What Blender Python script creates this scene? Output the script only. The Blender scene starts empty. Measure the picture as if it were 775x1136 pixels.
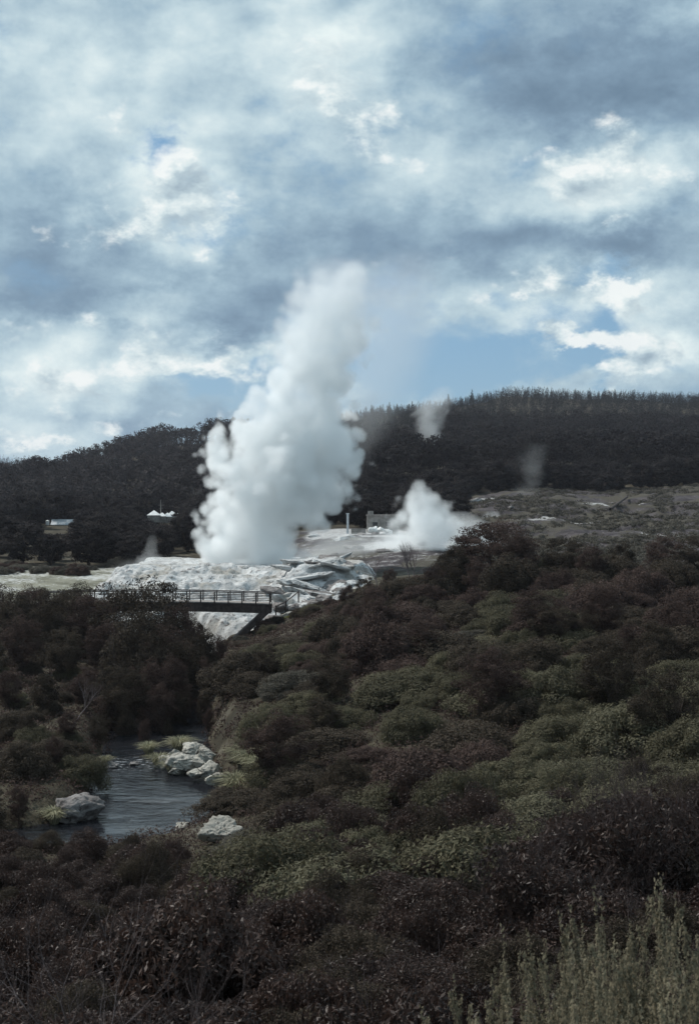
import bpy, math, random
import numpy as np
from mathutils import Vector

random.seed(7)
RNG = np.random.default_rng(7)
SC = bpy.context.scene
COL = SC.collection

# ------------------------------------------------------------------ view
F = 1457.0; CX = 387.5; HY = 560.0; CAMZ = 14.0      # focal length / horizon of the photograph, eye height above the river

def P(px, py, Y):
    return ((px - CX) / F * Y, Y, CAMZ - (py - HY) / F * Y)

# ------------------------------------------------------------------ helpers
def tag(o, label=None, cat=None, group=None, kind=None):
    if label: o['label'] = label
    if cat: o['category'] = cat
    if group: o['group'] = group
    if kind: o['kind'] = kind
    return o

def empty(name, loc=(0, 0, 0), rz=0.0):
    o = bpy.data.objects.new(name, None); COL.objects.link(o)
    o.location = loc; o.rotation_euler = (0, 0, rz); o.empty_display_size = 0.2
    return o

def link(name, me, parent=None):
    o = bpy.data.objects.new(name, me); COL.objects.link(o)
    if parent: o.parent = parent
    return o

KIDS = {}
def copy_tree(root):
    r = root.copy(); COL.objects.link(r)
    for ch in list(root.children):
        c = ch.copy(); COL.objects.link(c); c.parent = r
    return r

def mesh_np(name, verts, faces, mat, smooth=False, attrs=None, cattr=None):
    """faces: (M,k) int array of one polygon size"""
    me = bpy.data.meshes.new(name)
    verts = np.asarray(verts, np.float32); faces = np.asarray(faces, np.int32)
    M, k = faces.shape
    me.vertices.add(len(verts)); me.vertices.foreach_set('co', verts.ravel())
    me.loops.add(M * k); me.loops.foreach_set('vertex_index', faces.ravel())
    me.polygons.add(M)
    me.polygons.foreach_set('loop_start', np.arange(0, M * k, k, dtype=np.int32))
    me.polygons.foreach_set('loop_total', np.full(M, k, np.int32))
    me.polygons.foreach_set('use_smooth', np.full(M, smooth, bool))
    me.update(calc_edges=True)
    if attrs:
        for an, (dom, val) in attrs.items():
            a = me.attributes.new(an, 'FLOAT', dom); a.data.foreach_set('value', np.asarray(val, np.float32))
    if cattr:
        for an, val in cattr.items():
            a = me.attributes.new(an, 'FLOAT_VECTOR', 'POINT'); a.data.foreach_set('vector', np.asarray(val, np.float32).ravel())
    if mat: me.materials.append(mat)
    return me

def vnoise(p, seed=0):
    """smooth 3D value noise in -1..1, vectorised"""
    p = np.asarray(p, np.float64)
    i = np.floor(p).astype(np.int64); f = p - i
    f = f * f * f * (f * (f * 6 - 15) + 10)
    def h(a, b, c):
        n = (a * 374761393 + b * 668265263 + c * 2147483647 + seed * 974634777) & 0xffffffff
        n = ((n ^ (n >> 13)) * 1274126177) & 0xffffffff
        n = (n ^ (n >> 16)) & 0xffffffff
        n = (n * 2246822519) & 0xffffffff
        n = n ^ (n >> 15)
        return (n & 0xffffff) / float(0xffffff) * 2 - 1
    r = 0
    for dx in (0, 1):
        for dy in (0, 1):
            for dz in (0, 1):
                w = (f[:, 0] if dx else 1 - f[:, 0]) * (f[:, 1] if dy else 1 - f[:, 1]) * (f[:, 2] if dz else 1 - f[:, 2])
                r = r + w * h(i[:, 0] + dx, i[:, 1] + dy, i[:, 2] + dz)
    return r

def fbm(p, octv=4, seed=0, gain=.5, ridged=False):
    p = np.asarray(p, np.float64); r = 0; a = 1; t = 0
    for o in range(octv):
        n = vnoise(p * 2 ** o + 17.3 * o, seed + o)
        if ridged: n = 1 - 2 * np.abs(n)
        r = r + a * n; t += a; a *= gain
    return r / t

def sstep(a, b, x):
    t = np.clip((x - a) / (b - a), 0, 1); return t * t * (3 - 2 * t)

def unit(v):
    return v / np.maximum(np.linalg.norm(v, axis=-1, keepdims=True), 1e-9)

def rdir(rng, n):
    return unit(rng.normal(size=(n, 3)))

# ------------------------------------------------------------------ node helper
class G:
    def __init__(s, nt): s.nt = nt
    def n(s, typ, **kw):
        nd = s.nt.nodes.new(typ)
        for k, v in kw.items():
            setattr(nd, k, v)
        return nd
    def put(s, sock, v):
        if isinstance(v, bpy.types.NodeSocket): s.nt.links.new(v, sock)
        elif v is not None: sock.default_value = v
    def m(s, op, a, b=None, c=None, clamp=False):
        nd = s.n('ShaderNodeMath', operation=op, use_clamp=clamp)
        s.put(nd.inputs[0], a); s.put(nd.inputs[1], b); s.put(nd.inputs[2], c)
        return nd.outputs[0]
    def vm(s, op, a, b=None, scale=None):
        nd = s.n('ShaderNodeVectorMath', operation=op)
        s.put(nd.inputs[0], a); s.put(nd.inputs[1], b)
        if scale is not None: s.put(nd.inputs['Scale'], scale)
        return nd.outputs['Value'] if op in ('LENGTH', 'DOT_PRODUCT', 'DISTANCE') else nd.outputs[0]
    def noise(s, vec, scale=1.0, detail=4, rough=.55, dist=0.0, out='Fac', lac=2.0):
        nd = s.n('ShaderNodeTexNoise')
        if vec is not None: s.put(nd.inputs['Vector'], vec)
        nd.inputs['Scale'].default_value = scale; nd.inputs['Detail'].default_value = detail
        nd.inputs['Roughness'].default_value = rough; nd.inputs['Distortion'].default_value = dist
        nd.inputs['Lacunarity'].default_value = lac
        return nd.outputs[0 if out == 'Fac' else 1]
    def vor(s, vec, scale=1.0, smooth=None, feature='F1'):
        nd = s.n('ShaderNodeTexVoronoi', feature=feature)
        s.put(nd.inputs['Vector'], vec); nd.inputs['Scale'].default_value = scale
        if smooth is not None: nd.inputs['Smoothness'].default_value = smooth
        return nd.outputs['Distance']
    def mr(s, v, a, b, c=0.0, d=1.0, smooth=True):
        nd = s.n('ShaderNodeMapRange', interpolation_type='SMOOTHSTEP' if smooth else 'LINEAR')
        s.put(nd.inputs[0], v)
        for i, x in enumerate((a, b, c, d)): s.put(nd.inputs[i + 1], x)
        return nd.outputs[0]
    def mix(s, f, a, b, mode='MIX'):
        nd = s.n('ShaderNodeMix', data_type='RGBA', blend_type=mode)
        s.put(nd.inputs[0], f)
        def c(v): return (*v, 1) if isinstance(v, tuple) and len(v) == 3 else v
        s.put(nd.inputs[6], c(a)); s.put(nd.inputs[7], c(b))
        return nd.outputs[2]
    def curve(s, v, pts):
        nd = s.n('ShaderNodeFloatCurve'); cu = nd.mapping.curves[0]
        cu.points[0].location = pts[0]; cu.points[-1].location = pts[-1]
        for p in pts[1:-1]: cu.points.new(*p)
        nd.mapping.update(); s.put(nd.inputs['Value'], v)
        return nd.outputs[0]
    def ramp(s, v, stops):
        nd = s.n('ShaderNodeValToRGB'); e = nd.color_ramp.elements
        while len(e) < len(stops): e.new(0.5)
        for el, (p, c) in zip(e, stops): el.position = p; el.color = (*c, 1)
        s.put(nd.inputs[0], v); return nd.outputs[0]

def newmat(name):
    m = bpy.data.materials.new(name); m.use_nodes = True
    m.node_tree.nodes.clear(); g = G(m.node_tree)
    return m, g, g.n('ShaderNodeOutputMaterial')

def leaf_mat(name, c0, c1, trans=.28, rough=.75, spec=.10, var=.35):
    m, g, out = newmat(name)
    at = g.n('ShaderNodeAttribute', attribute_name='tint')
    oi = g.n('ShaderNodeObjectInfo')
    geo = g.n('ShaderNodeNewGeometry')
    big = g.noise(geo.outputs['Position'], .23, 2)
    f = g.m('ADD', g.m('MULTIPLY', at.outputs['Fac'], .6), g.m('MULTIPLY', big, .4))
    col = g.mix(g.mr(f, .15, .85), c0, c1)
    k = g.m('ADD', 1 - var / 2, g.m('MULTIPLY', oi.outputs['Random'], var))
    col = g.vm('SCALE', col, scale=k)
    b = g.n('ShaderNodeBsdfPrincipled'); g.put(b.inputs['Base Color'], col)
    b.inputs['Roughness'].default_value = rough; b.inputs['Specular IOR Level'].default_value = spec
    t = g.n('ShaderNodeBsdfTranslucent'); g.put(t.inputs['Color'], col)
    mx = g.n('ShaderNodeMixShader'); mx.inputs[0].default_value = trans
    g.nt.links.new(b.outputs[0], mx.inputs[1]); g.nt.links.new(t.outputs[0], mx.inputs[2])
    g.nt.links.new(mx.outputs[0], out.inputs[0])
    return m

def solid_mat(name, c0, c1, scale=3.0, rough=.8, bump=0.0, bscale=20.0, spec=.3):
    m, g, out = newmat(name)
    tc = g.n('ShaderNodeTexCoord')
    n = g.noise(tc.outputs['Object'], scale, 5, .6)
    b = g.n('ShaderNodeBsdfPrincipled'); g.put(b.inputs['Base Color'], g.mix(g.mr(n, .3, .7), c0, c1))
    b.inputs['Roughness'].default_value = rough; b.inputs['Specular IOR Level'].default_value = spec
    if bump:
        bp = g.n('ShaderNodeBump'); bp.inputs['Strength'].default_value = bump
        g.put(bp.inputs['Height'], g.noise(tc.outputs['Object'], bscale, 5, .65)); g.put(b.inputs['Normal'], bp.outputs[0])
    g.nt.links.new(b.outputs[0], out.inputs[0])
    return m

M = {}
M['olive'] = leaf_mat('olive_leaves', (.056, .051, .033), (.130, .119, .076))
M['dark'] = leaf_mat('dark_leaves', (.030, .024, .018), (.078, .062, .046))
M['grey'] = leaf_mat('grey_green_leaves', (.060, .056, .046), (.140, .128, .104))
M['bright'] = leaf_mat('yellow_green_leaves', (.078, .073, .046), (.152, .141, .094))
M['brown'] = leaf_mat('brown_leaves', (.040, .026, .023), (.092, .064, .054))
M['sprig'] = leaf_mat('pale_sprigs', (.16, .14, .095), (.30, .26, .18), trans=.45)
M['near'] = leaf_mat('near_leaves', (.022, .013, .011), (.072, .046, .037), rough=.5, spec=.25)
M['forest'] = leaf_mat('forest_leaves', (.015, .014, .016), (.052, .046, .045), var=.5, rough=.9, spec=.04, trans=.15)
M['conifer'] = leaf_mat('conifer_needles', (.012, .013, .014), (.030, .031, .030), trans=.1, rough=.9, spec=.04)
M['grass'] = leaf_mat('tussock_blades', (.17, .165, .10), (.40, .38, .26))
M['moss'] = leaf_mat('yellow_moss', (.16, .17, .02), (.32, .33, .05))
M['bark'] = solid_mat('bark', (.030, .022, .018), (.085, .065, .055), 6, .9, .4, 30)
M['twig'] = solid_mat('grey_twigs', (.10, .08, .08), (.20, .165, .165), 5, .85)
M['darktwig'] = solid_mat('dark_twigs', (.030, .021, .020), (.075, .055, .053), 5, .85)
M['pale_wood'] = solid_mat('bleached_wood', (.18, .16, .15), (.36, .33, .31), 4, .8)
M['timber'] = solid_mat('dark_timber', (.030, .022, .020), (.075, .058, .052), 3, .8, .3, 25)
M['rail'] = solid_mat('weathered_rail', (.10, .085, .08), (.20, .17, .16), 3, .8, .2, 25)
M['deck'] = solid_mat('grey_planks', (.20, .18, .17), (.34, .31, .29), 4, .85, .2, 25)
M['roof'] = solid_mat('pale_metal_roof', (.42, .45, .47), (.58, .60, .62), 2, .5)
M['white'] = solid_mat('white_paint', (.70, .70, .69), (.82, .82, .80), 2, .6)
M['wallgrey'] = solid_mat('grey_block_wall', (.20, .185, .17), (.33, .31, .29), 1.5, .9, .3, 8)
M['glass'] = solid_mat('dark_window', (.02, .022, .026), (.03, .032, .036), 1, .15, spec=.6)

def rock_mat(name, c0, c1, c2, s=1.0):
    m, g, out = newmat(name)
    geo = g.n('ShaderNodeNewGeometry'); pos = geo.outputs['Position']
    n1 = g.noise(pos, .55 * s, 6, .65); n2 = g.noise(pos, 2.6 * s, 5, .65)
    col = g.mix(g.mr(n1, .36, .62), c0, c1)
    if s < 1.5: col = g.mix(g.mr(g.noise(pos, .22, 5, .6), .52, .64, 0, .6), col, (.27, .245, .20))
    col = g.mix(g.mr(n2, .55, .66), col, c2)
    b = g.n('ShaderNodeBsdfPrincipled'); g.put(b.inputs['Base Color'], col); b.inputs['Roughness'].default_value = .85
    b.inputs['Specular IOR Level'].default_value = .2
    bp = g.n('ShaderNodeBump'); bp.inputs['Strength'].default_value = .8; bp.inputs['Distance'].default_value = .25
    g.put(bp.inputs['Height'], g.m('ADD', n2, g.m('MULTIPLY', g.noise(pos, 9 * s, 5, .7), .4))); g.put(b.inputs['Normal'], bp.outputs[0])
    g.nt.links.new(b.outputs[0], out.inputs[0])
    return m
M['sinter'] = rock_mat('white_sinter', (.38, .38, .375), (.60, .605, .60), (.18, .165, .155), 1.0)
M['riverrock'] = rock_mat('pale_river_rock', (.30, .285, .25), (.52, .495, .44), (.10, .088, .075), 2.0)
M['greyrock'] = rock_mat('grey_rock', (.15, .135, .13), (.28, .26, .25), (.07, .06, .055), 1.6)
M['greenwater'] = None

# ------------------------------------------------------------------ terrain
RIVER = np.array([(-17, 140), (-15.5, 122), (-14, 104), (-12.4, 86), (-10.8, 74), (-9.8, 66), (-8.7, 60.5), (-9.8, 56), (-13.5, 53.3), (-22, 51.5), (-44, 50), (-90, 50)], float)
def river_dist(X, Y):
    p = np.stack([X, Y], 1); d = np.full(len(p), 1e9)
    for a, b in zip(RIVER[:-1], RIVER[1:]):
        ab = b - a; t = np.clip(((p - a) @ ab) / (ab @ ab), 0, 1)
        d = np.minimum(d, np.linalg.norm(p - a - t[:, None] * ab, axis=1))
    return d

CP = []
def W(*pts): CP.extend(pts)
W((0, -10, 13.2), (-9, -10, 13), (9, -10, 13), (0, -3, 12.6), (0, 2, 11.6), (-3, 2, 11.5), (3, 2, 11.6), (0, 8, 9.7), (-5, 9, 9.1), (5, 9, 9.4),
  (-12, 14, 8), (12, 14, 9), (0, 16, 7.6), (-6, 20, 6.3), (6, 20, 7.0), (14, 24, 7.6), (-10, 30, 3.7), (-3, 30, 4.0), (4, 32, 4.7), (12, 34, 5.6), (24, 34, 7),
  (-16, 36, 2.4), (-9, 36, 2.3), (-3, 41, 2.4), (4, 46, 3.6), (13, 46, 4.8), (26, 48, 6.2), (-3.5, 54, 1.5), (-9, 46.5, 1.1), (-16, 46, 1.1), (-5, 49, 1.3), (-24, 45, 1.6), (1, 60, 3.2), (8, 60, 4.5), (20, 62, 5.4),
  (-4.5, 66, 1.6), (-1, 72, 3.6), (8, 78, 5.4), (20, 82, 6.4), (-6, 84, 3.0), (0, 88, 5.0), (10, 96, 6.6), (26, 96, 7.2), (-8, 100, 2.4), (-3, 106, 4.6), (5, 112, 6.6),
  (16, 112, 7.4), (32, 112, 7.6), (50, 112, 8), (-8, 114, 2.6), (-2, 120, 4.9), (3, 124, 6.2),
  (-15, 62, 1.0), (-19, 56, 1.0), (-20, 74, 1.4), (-23, 90, 1.8), (-30, 80, 2.6), (-24, 108, 2.2), (-36, 104, 3), (-50, 90, 4), (-40, 60, 3.5), (-30, 60, 2), (-60, 60, 6), (-60, 40, 4),
  (-30, 128, 3.5), (-22, 128, 2.4), (-12, 128, 2.4), (-40, 142, 4.7), (-34, 152, 5.3), (-50, 156, 5.4), (-26, 150, 4.8), (-12, 150, 5.6), (-4, 150, 5.8), (4, 150, 6.6), (-14, 170, 6), (-34, 172, 6),
  (10, 150, 7), (24, 150, 7.2), (44, 150, 8))
for px, py, Y in [(350, 597, 187), (380, 592, 192), (410, 592, 196), (380, 588, 215), (430, 592, 210), (350, 592, 205), (465, 602, 172), (500, 604, 180), (560, 602, 195), (640, 603, 200),
                  (720, 600, 200), (780, 596, 205), (840, 595, 205), (540, 575, 240), (620, 575, 245), (700, 575, 245), (780, 568, 250), (530, 547, 300), (600, 546, 300), (680, 547, 300), (760, 543, 300), (840, 540, 300),
                  (540, 546, 335), (620, 545, 340), (700, 544, 340), (780, 541, 340), (450, 575, 260), (420, 576, 270), (480, 560, 300), (440, 555, 330), (380, 575, 270), (330, 590, 220), (300, 590, 240),
                  (30, 602, 230), (120, 604, 230), (220, 602, 230), (-60, 600, 230), (30, 590, 290), (65, 588, 310), (180, 586, 300), (230, 590, 280), (-60, 585, 300), (120, 580, 340), (30, 575, 380), (180, 560, 400), (260, 555, 400),
                  (-60, 560, 400), (30, 548, 520), (-60, 548, 520), (100, 540, 540), (140, 520, 560), (190, 512, 580), (250, 508, 600), (320, 500, 620), (-60, 549, 700), (30, 549, 700), (95, 540, 700),
                  (110, 525, 680), (135, 507, 680), (180, 499, 690), (235, 491, 700), (290, 486, 720), (340, 480, 750), (385, 471, 800), (380, 545, 380), (440, 535, 420), (400, 500, 640), (460, 500, 560),
                  (430, 461, 850), (480, 453, 870), (520, 448, 880), (560, 445, 890), (620, 447, 890), (680, 446, 890), (745, 446, 890), (820, 446, 890), (920, 450, 890),
                  (540, 520, 470), (640, 520, 470), (740, 518, 470), (850, 518, 470), (540, 485, 650), (640, 485, 650), (740, 485, 650), (850, 485, 650),
                  (20, 524, 1500), (-80, 520, 1500), (90, 525, 1500), (160, 530, 1500), (300, 530, 1500), (400, 520, 1500), (560, 510, 1500), (740, 510, 1500), (900, 510, 1500),
                  (-200, 545, 700), (1000, 480, 700), (-400, 560, 900), (1200, 500, 900), (-300, 560, 2900), (380, 560, 2900), (1000, 560, 2900), (-200, 600, 200), (980, 580, 200), (-300, 590, 300), (1100, 540, 300)]:
    CP.append(P(px, py, Y))
CP = np.array(CP)
def warp(X, Y):
    q = np.maximum(Y + 14, 1.0)
    return np.stack([X / q * 2.2, np.log(q)], 1)
CQ = warp(CP[:, 0], CP[:, 1])
_K = np.linalg.norm(CQ[:, None] - CQ[None], axis=2) + np.eye(len(CQ)) * .012
_A = np.block([[_K, np.c_[np.ones(len(CQ)), CQ]], [np.c_[np.ones(len(CQ)), CQ].T, np.zeros((3, 3))]])
# interpolate the slope from the eye so that near and far heights weigh alike
_V = (CP[:, 2] - CAMZ) / np.maximum(CP[:, 1] + 14, 1)
_S = np.linalg.solve(_A, np.r_[_V, 0, 0, 0])
def ground(X, Y):
    X = np.atleast_1d(np.asarray(X, float)); Y = np.atleast_1d(np.asarray(Y, float))
    out = np.empty(len(X))
    for i in range(0, len(X), 20000):
        q = warp(X[i:i + 20000], Y[i:i + 20000])
        k = np.linalg.norm(q[:, None] - CQ[None], axis=2)
        s = k @ _S[:-3] + _S[-3] + q @ _S[-2:]
        out[i:i + 20000] = s * np.maximum(Y[i:i + 20000] + 14, 1) + CAMZ
    Z = out
    sc = np.clip(Y / 60, .2, 6)
    Z = Z + fbm(np.stack([X / 7, Y / 7, Y * 0], 1), 4, 3) * .25 * np.minimum(sc, 1.2)
    far = sstep(220, 420, Y)
    Z = Z + far * fbm(np.stack([X / 60, Y / 60, Y * 0], 1), 3, 9) * 5
    bank = sstep(150, 215, Y) * sstep(345, 300, Y) * sstep(18, 28, X)
    Z = Z + bank * (fbm(np.stack([X / 14, Y / 10, Y * 0], 1), 5, 21, .6, True) * 1.9)
    d = river_dist(X, Y)
    k = sstep(2.2, 4.6, d)
    deep = -.7 + .3 * fbm(np.stack([X / 2, Y / 2, Y * 0], 1), 3, 5)
    Z = np.where(Y < 142, deep * (1 - k) + np.maximum(Z, .35) * k, Z)
    return Z
def gz(x, y): return float(ground([x], [y])[0])

# ground sheet: fan of quads from behind the viewpoint out to beyond the hills
nu, nb = 400, 640
us = np.linspace(-.72, .72, nu); bs = np.linspace(math.log(2.5), math.log(3000), nb)
UU, BB = np.meshgrid(us, bs)
QQ = np.exp(BB); GX = (UU * QQ).ravel(); GY = (QQ - 14).ravel()
GZ = ground(GX, GY)
idx = np.arange(nu * nb).reshape(nb, nu)
gf = np.stack([idx[:-1, :-1], idx[:-1, 1:], idx[1:, 1:], idx[1:, :-1]], -1).reshape(-1, 4)
m, g, out = newmat('ground_soil')
geo = g.n('ShaderNodeNewGeometry'); pos = geo.outputs['Position']
at = g.n('ShaderNodeAttribute', attribute_name='zone'); sp = g.n('ShaderNodeSeparateXYZ'); g.put(sp.inputs[0], at.outputs['Vector'])
na = g.noise(pos, .35, 6, .65); nb_ = g.noise(pos, 1.7, 5, .65); nc = g.noise(pos, .12, 5, .6)
soil = g.mix(g.mr(na, .35, .65), (.030, .026, .018), (.062, .052, .034))
tan = g.mix(g.mr(na, .42, .6), (.14, .138, .105), (.22, .215, .17))
tan = g.mix(g.mr(g.m('ADD', g.m('MULTIPLY', nb_, .5), g.m('MULTIPLY', nc, .6)), .53, .62), tan, (.44, .44, .42))
bank = g.mix(g.mr(na, .40, .62), (.036, .031, .034), (.080, .070, .072))
bank = g.mix(g.mr(nb_, .60, .70), bank, (.19, .175, .17))
bank = g.mix(g.mr(nc, .46, .56), bank, (.065, .058, .045))
col = g.mix(g.m('ADD', sp.outputs[0], g.m('MULTIPLY', g.m('SUBTRACT', na, .5), .8), clamp=True), soil, tan)
col = g.mix(sp.outputs[1], col, bank)
sint = g.mix(g.mr(nb_, .36, .6), (.22, .21, .205), (.44, .44, .435))
col = g.mix(g.mr(g.m('ADD', sp.outputs[2], g.m('MULTIPLY', g.m('SUBTRACT', g.m('ADD', g.m('MULTIPLY', na, .6), g.m('MULTIPLY', nb_, .5)), .55), 2.6)), .30, .85), col, sint)
b = g.n('ShaderNodeBsdfPrincipled'); g.put(b.inputs['Base Color'], col); b.inputs['Roughness'].default_value = .95; b.inputs['Specular IOR Level'].default_value = .15
bp = g.n('ShaderNodeBump'); bp.inputs['Strength'].default_value = .7; bp.inputs['Distance'].default_value = .3
g.put(bp.inputs['Height'], nb_); g.put(b.inputs['Normal'], bp.outputs[0]); g.nt.links.new(b.outputs[0], out.inputs[0])
M['ground'] = m
ztan = sstep(-22, -27, GX) * sstep(130, 138, GY) * sstep(172, 164, GY)
zbank2 = sstep(146, 152, GY) * sstep(232, 215, GY) * sstep(-12, -8, GX) * sstep(30, 24, GX)
zbank = sstep(130, 150, GY) * sstep(340, 322, GY) * sstep(12, 18, GX - (GY - 240) * .08)
zbank = np.maximum(zbank, zbank2)
zsin = np.maximum.reduce([0.28 * zbank2, sstep(182, 188, GY) * sstep(222, 214, GY) * sstep(-8, -5, GX) * sstep(11, 8, GX),
                          sstep(9, 4, np.hypot((GX - 8) / 1.2, GY - 172)),
                          .8 * sstep(5, 2, np.hypot((GX - 36) / 2.5, (GY - 232) / 1.0)),
                          .8 * sstep(5, 2, np.hypot((GX - 27) / 2.0, (GY - 285) / 1.6)),
                          .75 * sstep(4, 1, np.hypot((GX - 52) / 3.0, (GY - 262) / 1.0)),
                          .9 * sstep(4, 1, np.hypot((GX - 47) / 1.6, (GY - 198) / 1.6))])
gm = mesh_np('ground', np.stack([GX, GY, GZ], 1), gf, M['ground'], True, cattr={'zone': np.stack([ztan, zbank, zsin], 1)})
tag(link('ground', gm), 'scrub covered earth slopes and hills around the river', kind='structure')

# ---- river water
wx = np.linspace(-60, 0, 121); wy = np.linspace(38, 142, 209)
WX, WY = np.meshgrid(wx, wy); WX = WX.ravel(); WY = WY.ravel(); wd = river_dist(WX, WY)
keep = (wd < 7.5).reshape(209, 121)
ii = np.arange(209 * 121).reshape(209, 121)
kq = keep[:-1, :-1] & keep[1:, :-1] & keep[:-1, 1:] & keep[1:, 1:]
wf = np.stack([ii[:-1, :-1][kq], ii[:-1, 1:][kq], ii[1:, 1:][kq], ii[1:, :-1][kq]], 1)
used = np.unique(wf); rm = np.full(209 * 121, -1); rm[used] = np.arange(len(used))
m, g, out = newmat('river_water')
geo = g.n('ShaderNodeNewGeometry'); pos = geo.outputs['Position']
mp = g.vm('MULTIPLY', pos, (.8, 1.3, 1.0))
n1 = g.noise(mp, 1.6, 5, .6, .6); n2 = g.noise(mp, .35, 3, .5)
b = g.n('ShaderNodeBsdfPrincipled'); b.inputs['Base Color'].default_value = (.012, .013, .016, 1)
b.inputs['Roughness'].default_value = .04; b.inputs['IOR'].default_value = 1.28
bp = g.n('ShaderNodeBump'); bp.inputs['Strength'].default_value = .7; bp.inputs['Distance'].default_value = .10
g.put(bp.inputs['Height'], g.m('MULTIPLY', n1, g.mr(n2, .35, .6, .25, 1.0))); g.put(b.inputs['Normal'], bp.outputs[0])
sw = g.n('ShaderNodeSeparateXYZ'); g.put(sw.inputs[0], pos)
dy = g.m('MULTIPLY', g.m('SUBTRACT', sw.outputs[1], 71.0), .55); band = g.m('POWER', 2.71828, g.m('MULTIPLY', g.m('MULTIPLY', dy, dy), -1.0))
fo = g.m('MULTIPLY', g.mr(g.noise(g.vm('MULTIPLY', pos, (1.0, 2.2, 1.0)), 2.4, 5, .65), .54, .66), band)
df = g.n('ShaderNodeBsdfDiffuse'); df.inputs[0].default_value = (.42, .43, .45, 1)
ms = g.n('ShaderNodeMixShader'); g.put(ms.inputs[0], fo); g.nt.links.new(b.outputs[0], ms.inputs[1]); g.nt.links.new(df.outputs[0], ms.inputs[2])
g.nt.links.new(ms.outputs[0], out.inputs[0]); M['water'] = m
wm = mesh_np('river', np.stack([WX[used], WY[used], used * 0.0], 1), rm[wf], m, True)
tag(link('river', wm), 'dark rippled river between overgrown banks', kind='structure')

# ---- sinter terrace with the layered outcrop
tx = np.arange(-31, 5.01, .2); ty = np.arange(117, 176.01, .22)
TX, TY = np.meshgrid(tx, ty); sh = TX.shape; TX = TX.ravel(); TY = TY.ravel()
base = np.interp(TY, [117, 121, 127, 135, 143, 149, 160, 176], [1.0, 2.6, 4.0, 5.3, 6.5, 7.0, 7.1, 7.0])
q3 = np.stack([TX, TY, TX * 0], 1)
wob = fbm(q3 / 3.2, 4, 31) * 1.2
rg = fbm(np.stack([TX / 2.0, TY / 1.3, TX * 0], 1), 5, 41, .55, True)
flat = sstep(144, 150, TY)
rg_b = fbm(np.stack([TX / .9, TY / .7, TX * 0], 1), 4, 43, .6, True); rg_c = fbm(np.stack([TX / 5.5, TY / 3.5, TX * 0], 1), 3, 47, .5, True)
zt = base + rg * (.55 * (1 - flat) + .12) + rg_b * (.13 * (1 - flat) + .05) + rg_c * .5 * (1 - flat) + wob * .25
# small scalloped ledges on the face
zt = zt * .55 + (np.floor(zt / .38) + sstep(.55, 1, zt / .38 - np.floor(zt / .38))) * .38 * .45
oc = sstep(1.15, .35, np.hypot((TX + 3.6 + wob * .8) / 6.2, (TY - 138.5 + wob) / 8.0))
zo = 5.2 + 3.1 * oc + fbm(q3 / 2.2, 4, 51) * .5 - .10 * np.abs(TX + 2)
st = .52; fr = zo / st - np.floor(zo / st)
zo = (np.floor(zo / st) + sstep(.80, 1, fr)) * st + fbm(q3 / .8, 4, 52, .6) * .22
zt = np.where(oc > 0, np.maximum(zt, zo * oc + zt * (1 - oc)), zt)
gzt = ground(TX, TY)
edge = sstep(-29 + 0, -24.5, TX + wob * 1.2) * sstep(4.8, 1.5, TX + wob * .6) * sstep(117.0, 120, TY + wob * .5) * sstep(175.8, 171, TY)
rd = river_dist(TX, TY); edge = edge * np.where(TY < 136, sstep(1.5, 3.5, rd + (TY - 122) * .6), 1)
zt = (gzt - 1.2) * (1 - edge) + zt * edge
ti = np.arange(len(TX)).reshape(sh)
tf = np.stack([ti[:-1, :-1], ti[:-1, 1:], ti[1:, 1:], ti[1:, :-1]], -1).reshape(-1, 4)
tag(link('terrace', mesh_np('terrace', np.stack([TX, TY, zt], 1), tf, M['sinter'], True)), 'white crusted sinter terrace the geyser stands on', kind='structure')
def tz(x, y):
    i = int(round((y - 117) / .22)); j = int(round((x + 31) / .2))
    if 0 <= i < sh[0] and 0 <= j < sh[1]: return max(float(zt.reshape(sh)[i, j]), gz(x, y))
    return gz(x, y)

# ------------------------------------------------------------------ foliage builders
def leaves_np(c, n, L, Wd, rng, droop=None):
    """quads at c, facing n; returns verts (4N,3), faces (N,4)"""
    N = len(c); r = rdir(rng, N)
    a = unit(r - (r * n).sum(1, keepdims=True) * n)
    if droop is not None: a = unit(a + droop)
    s = np.cross(n, a); s = unit(s)
    L = np.broadcast_to(L, N)[:, None]; Wd = np.broadcast_to(Wd, N)[:, None]
    v = np.stack([c - a * L * .5, c + s * Wd * .5 - a * L * .05, c + a * L * .5, c - s * Wd * .5 - a * L * .05], 1).reshape(-1, 3)
    return v, np.arange(4 * N).reshape(N, 4)

def clump_leaves(rng, cc, cr, per, flat=.75, up=.6, jit=.7):
    """leaves spread over the shells of round leaf clumps"""
    n = len(cc); d = rdir(rng, n * per)
    k = np.repeat(np.arange(n), per)
    rad = (.55 + .5 * rng.random(n * per) ** .6)[:, None] * cr[k][:, None]
    c = cc[k] + d * rad * np.array([1, 1, flat])
    nrm = unit(d + np.array([0, 0, up]) + rng.normal(size=d.shape) * jit)
    tint = np.clip(.5 + rng.normal(size=n)[k] * .2 + rng.normal(size=len(c)) * .15, 0, 1)
    return c, nrm, tint

def foliage_mesh(name, rng, cc, cr, per, L, Wd, mat, **kw):
    c, nrm, tint = clump_leaves(rng, cc, cr, per, **kw)
    s = .7 + .6 * rng.random(len(c))
    v, f = leaves_np(c, nrm, L * s, Wd * s, rng)
    return mesh_np(name, v, f, mat, False, {'tint': ('FACE', tint)})

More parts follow.
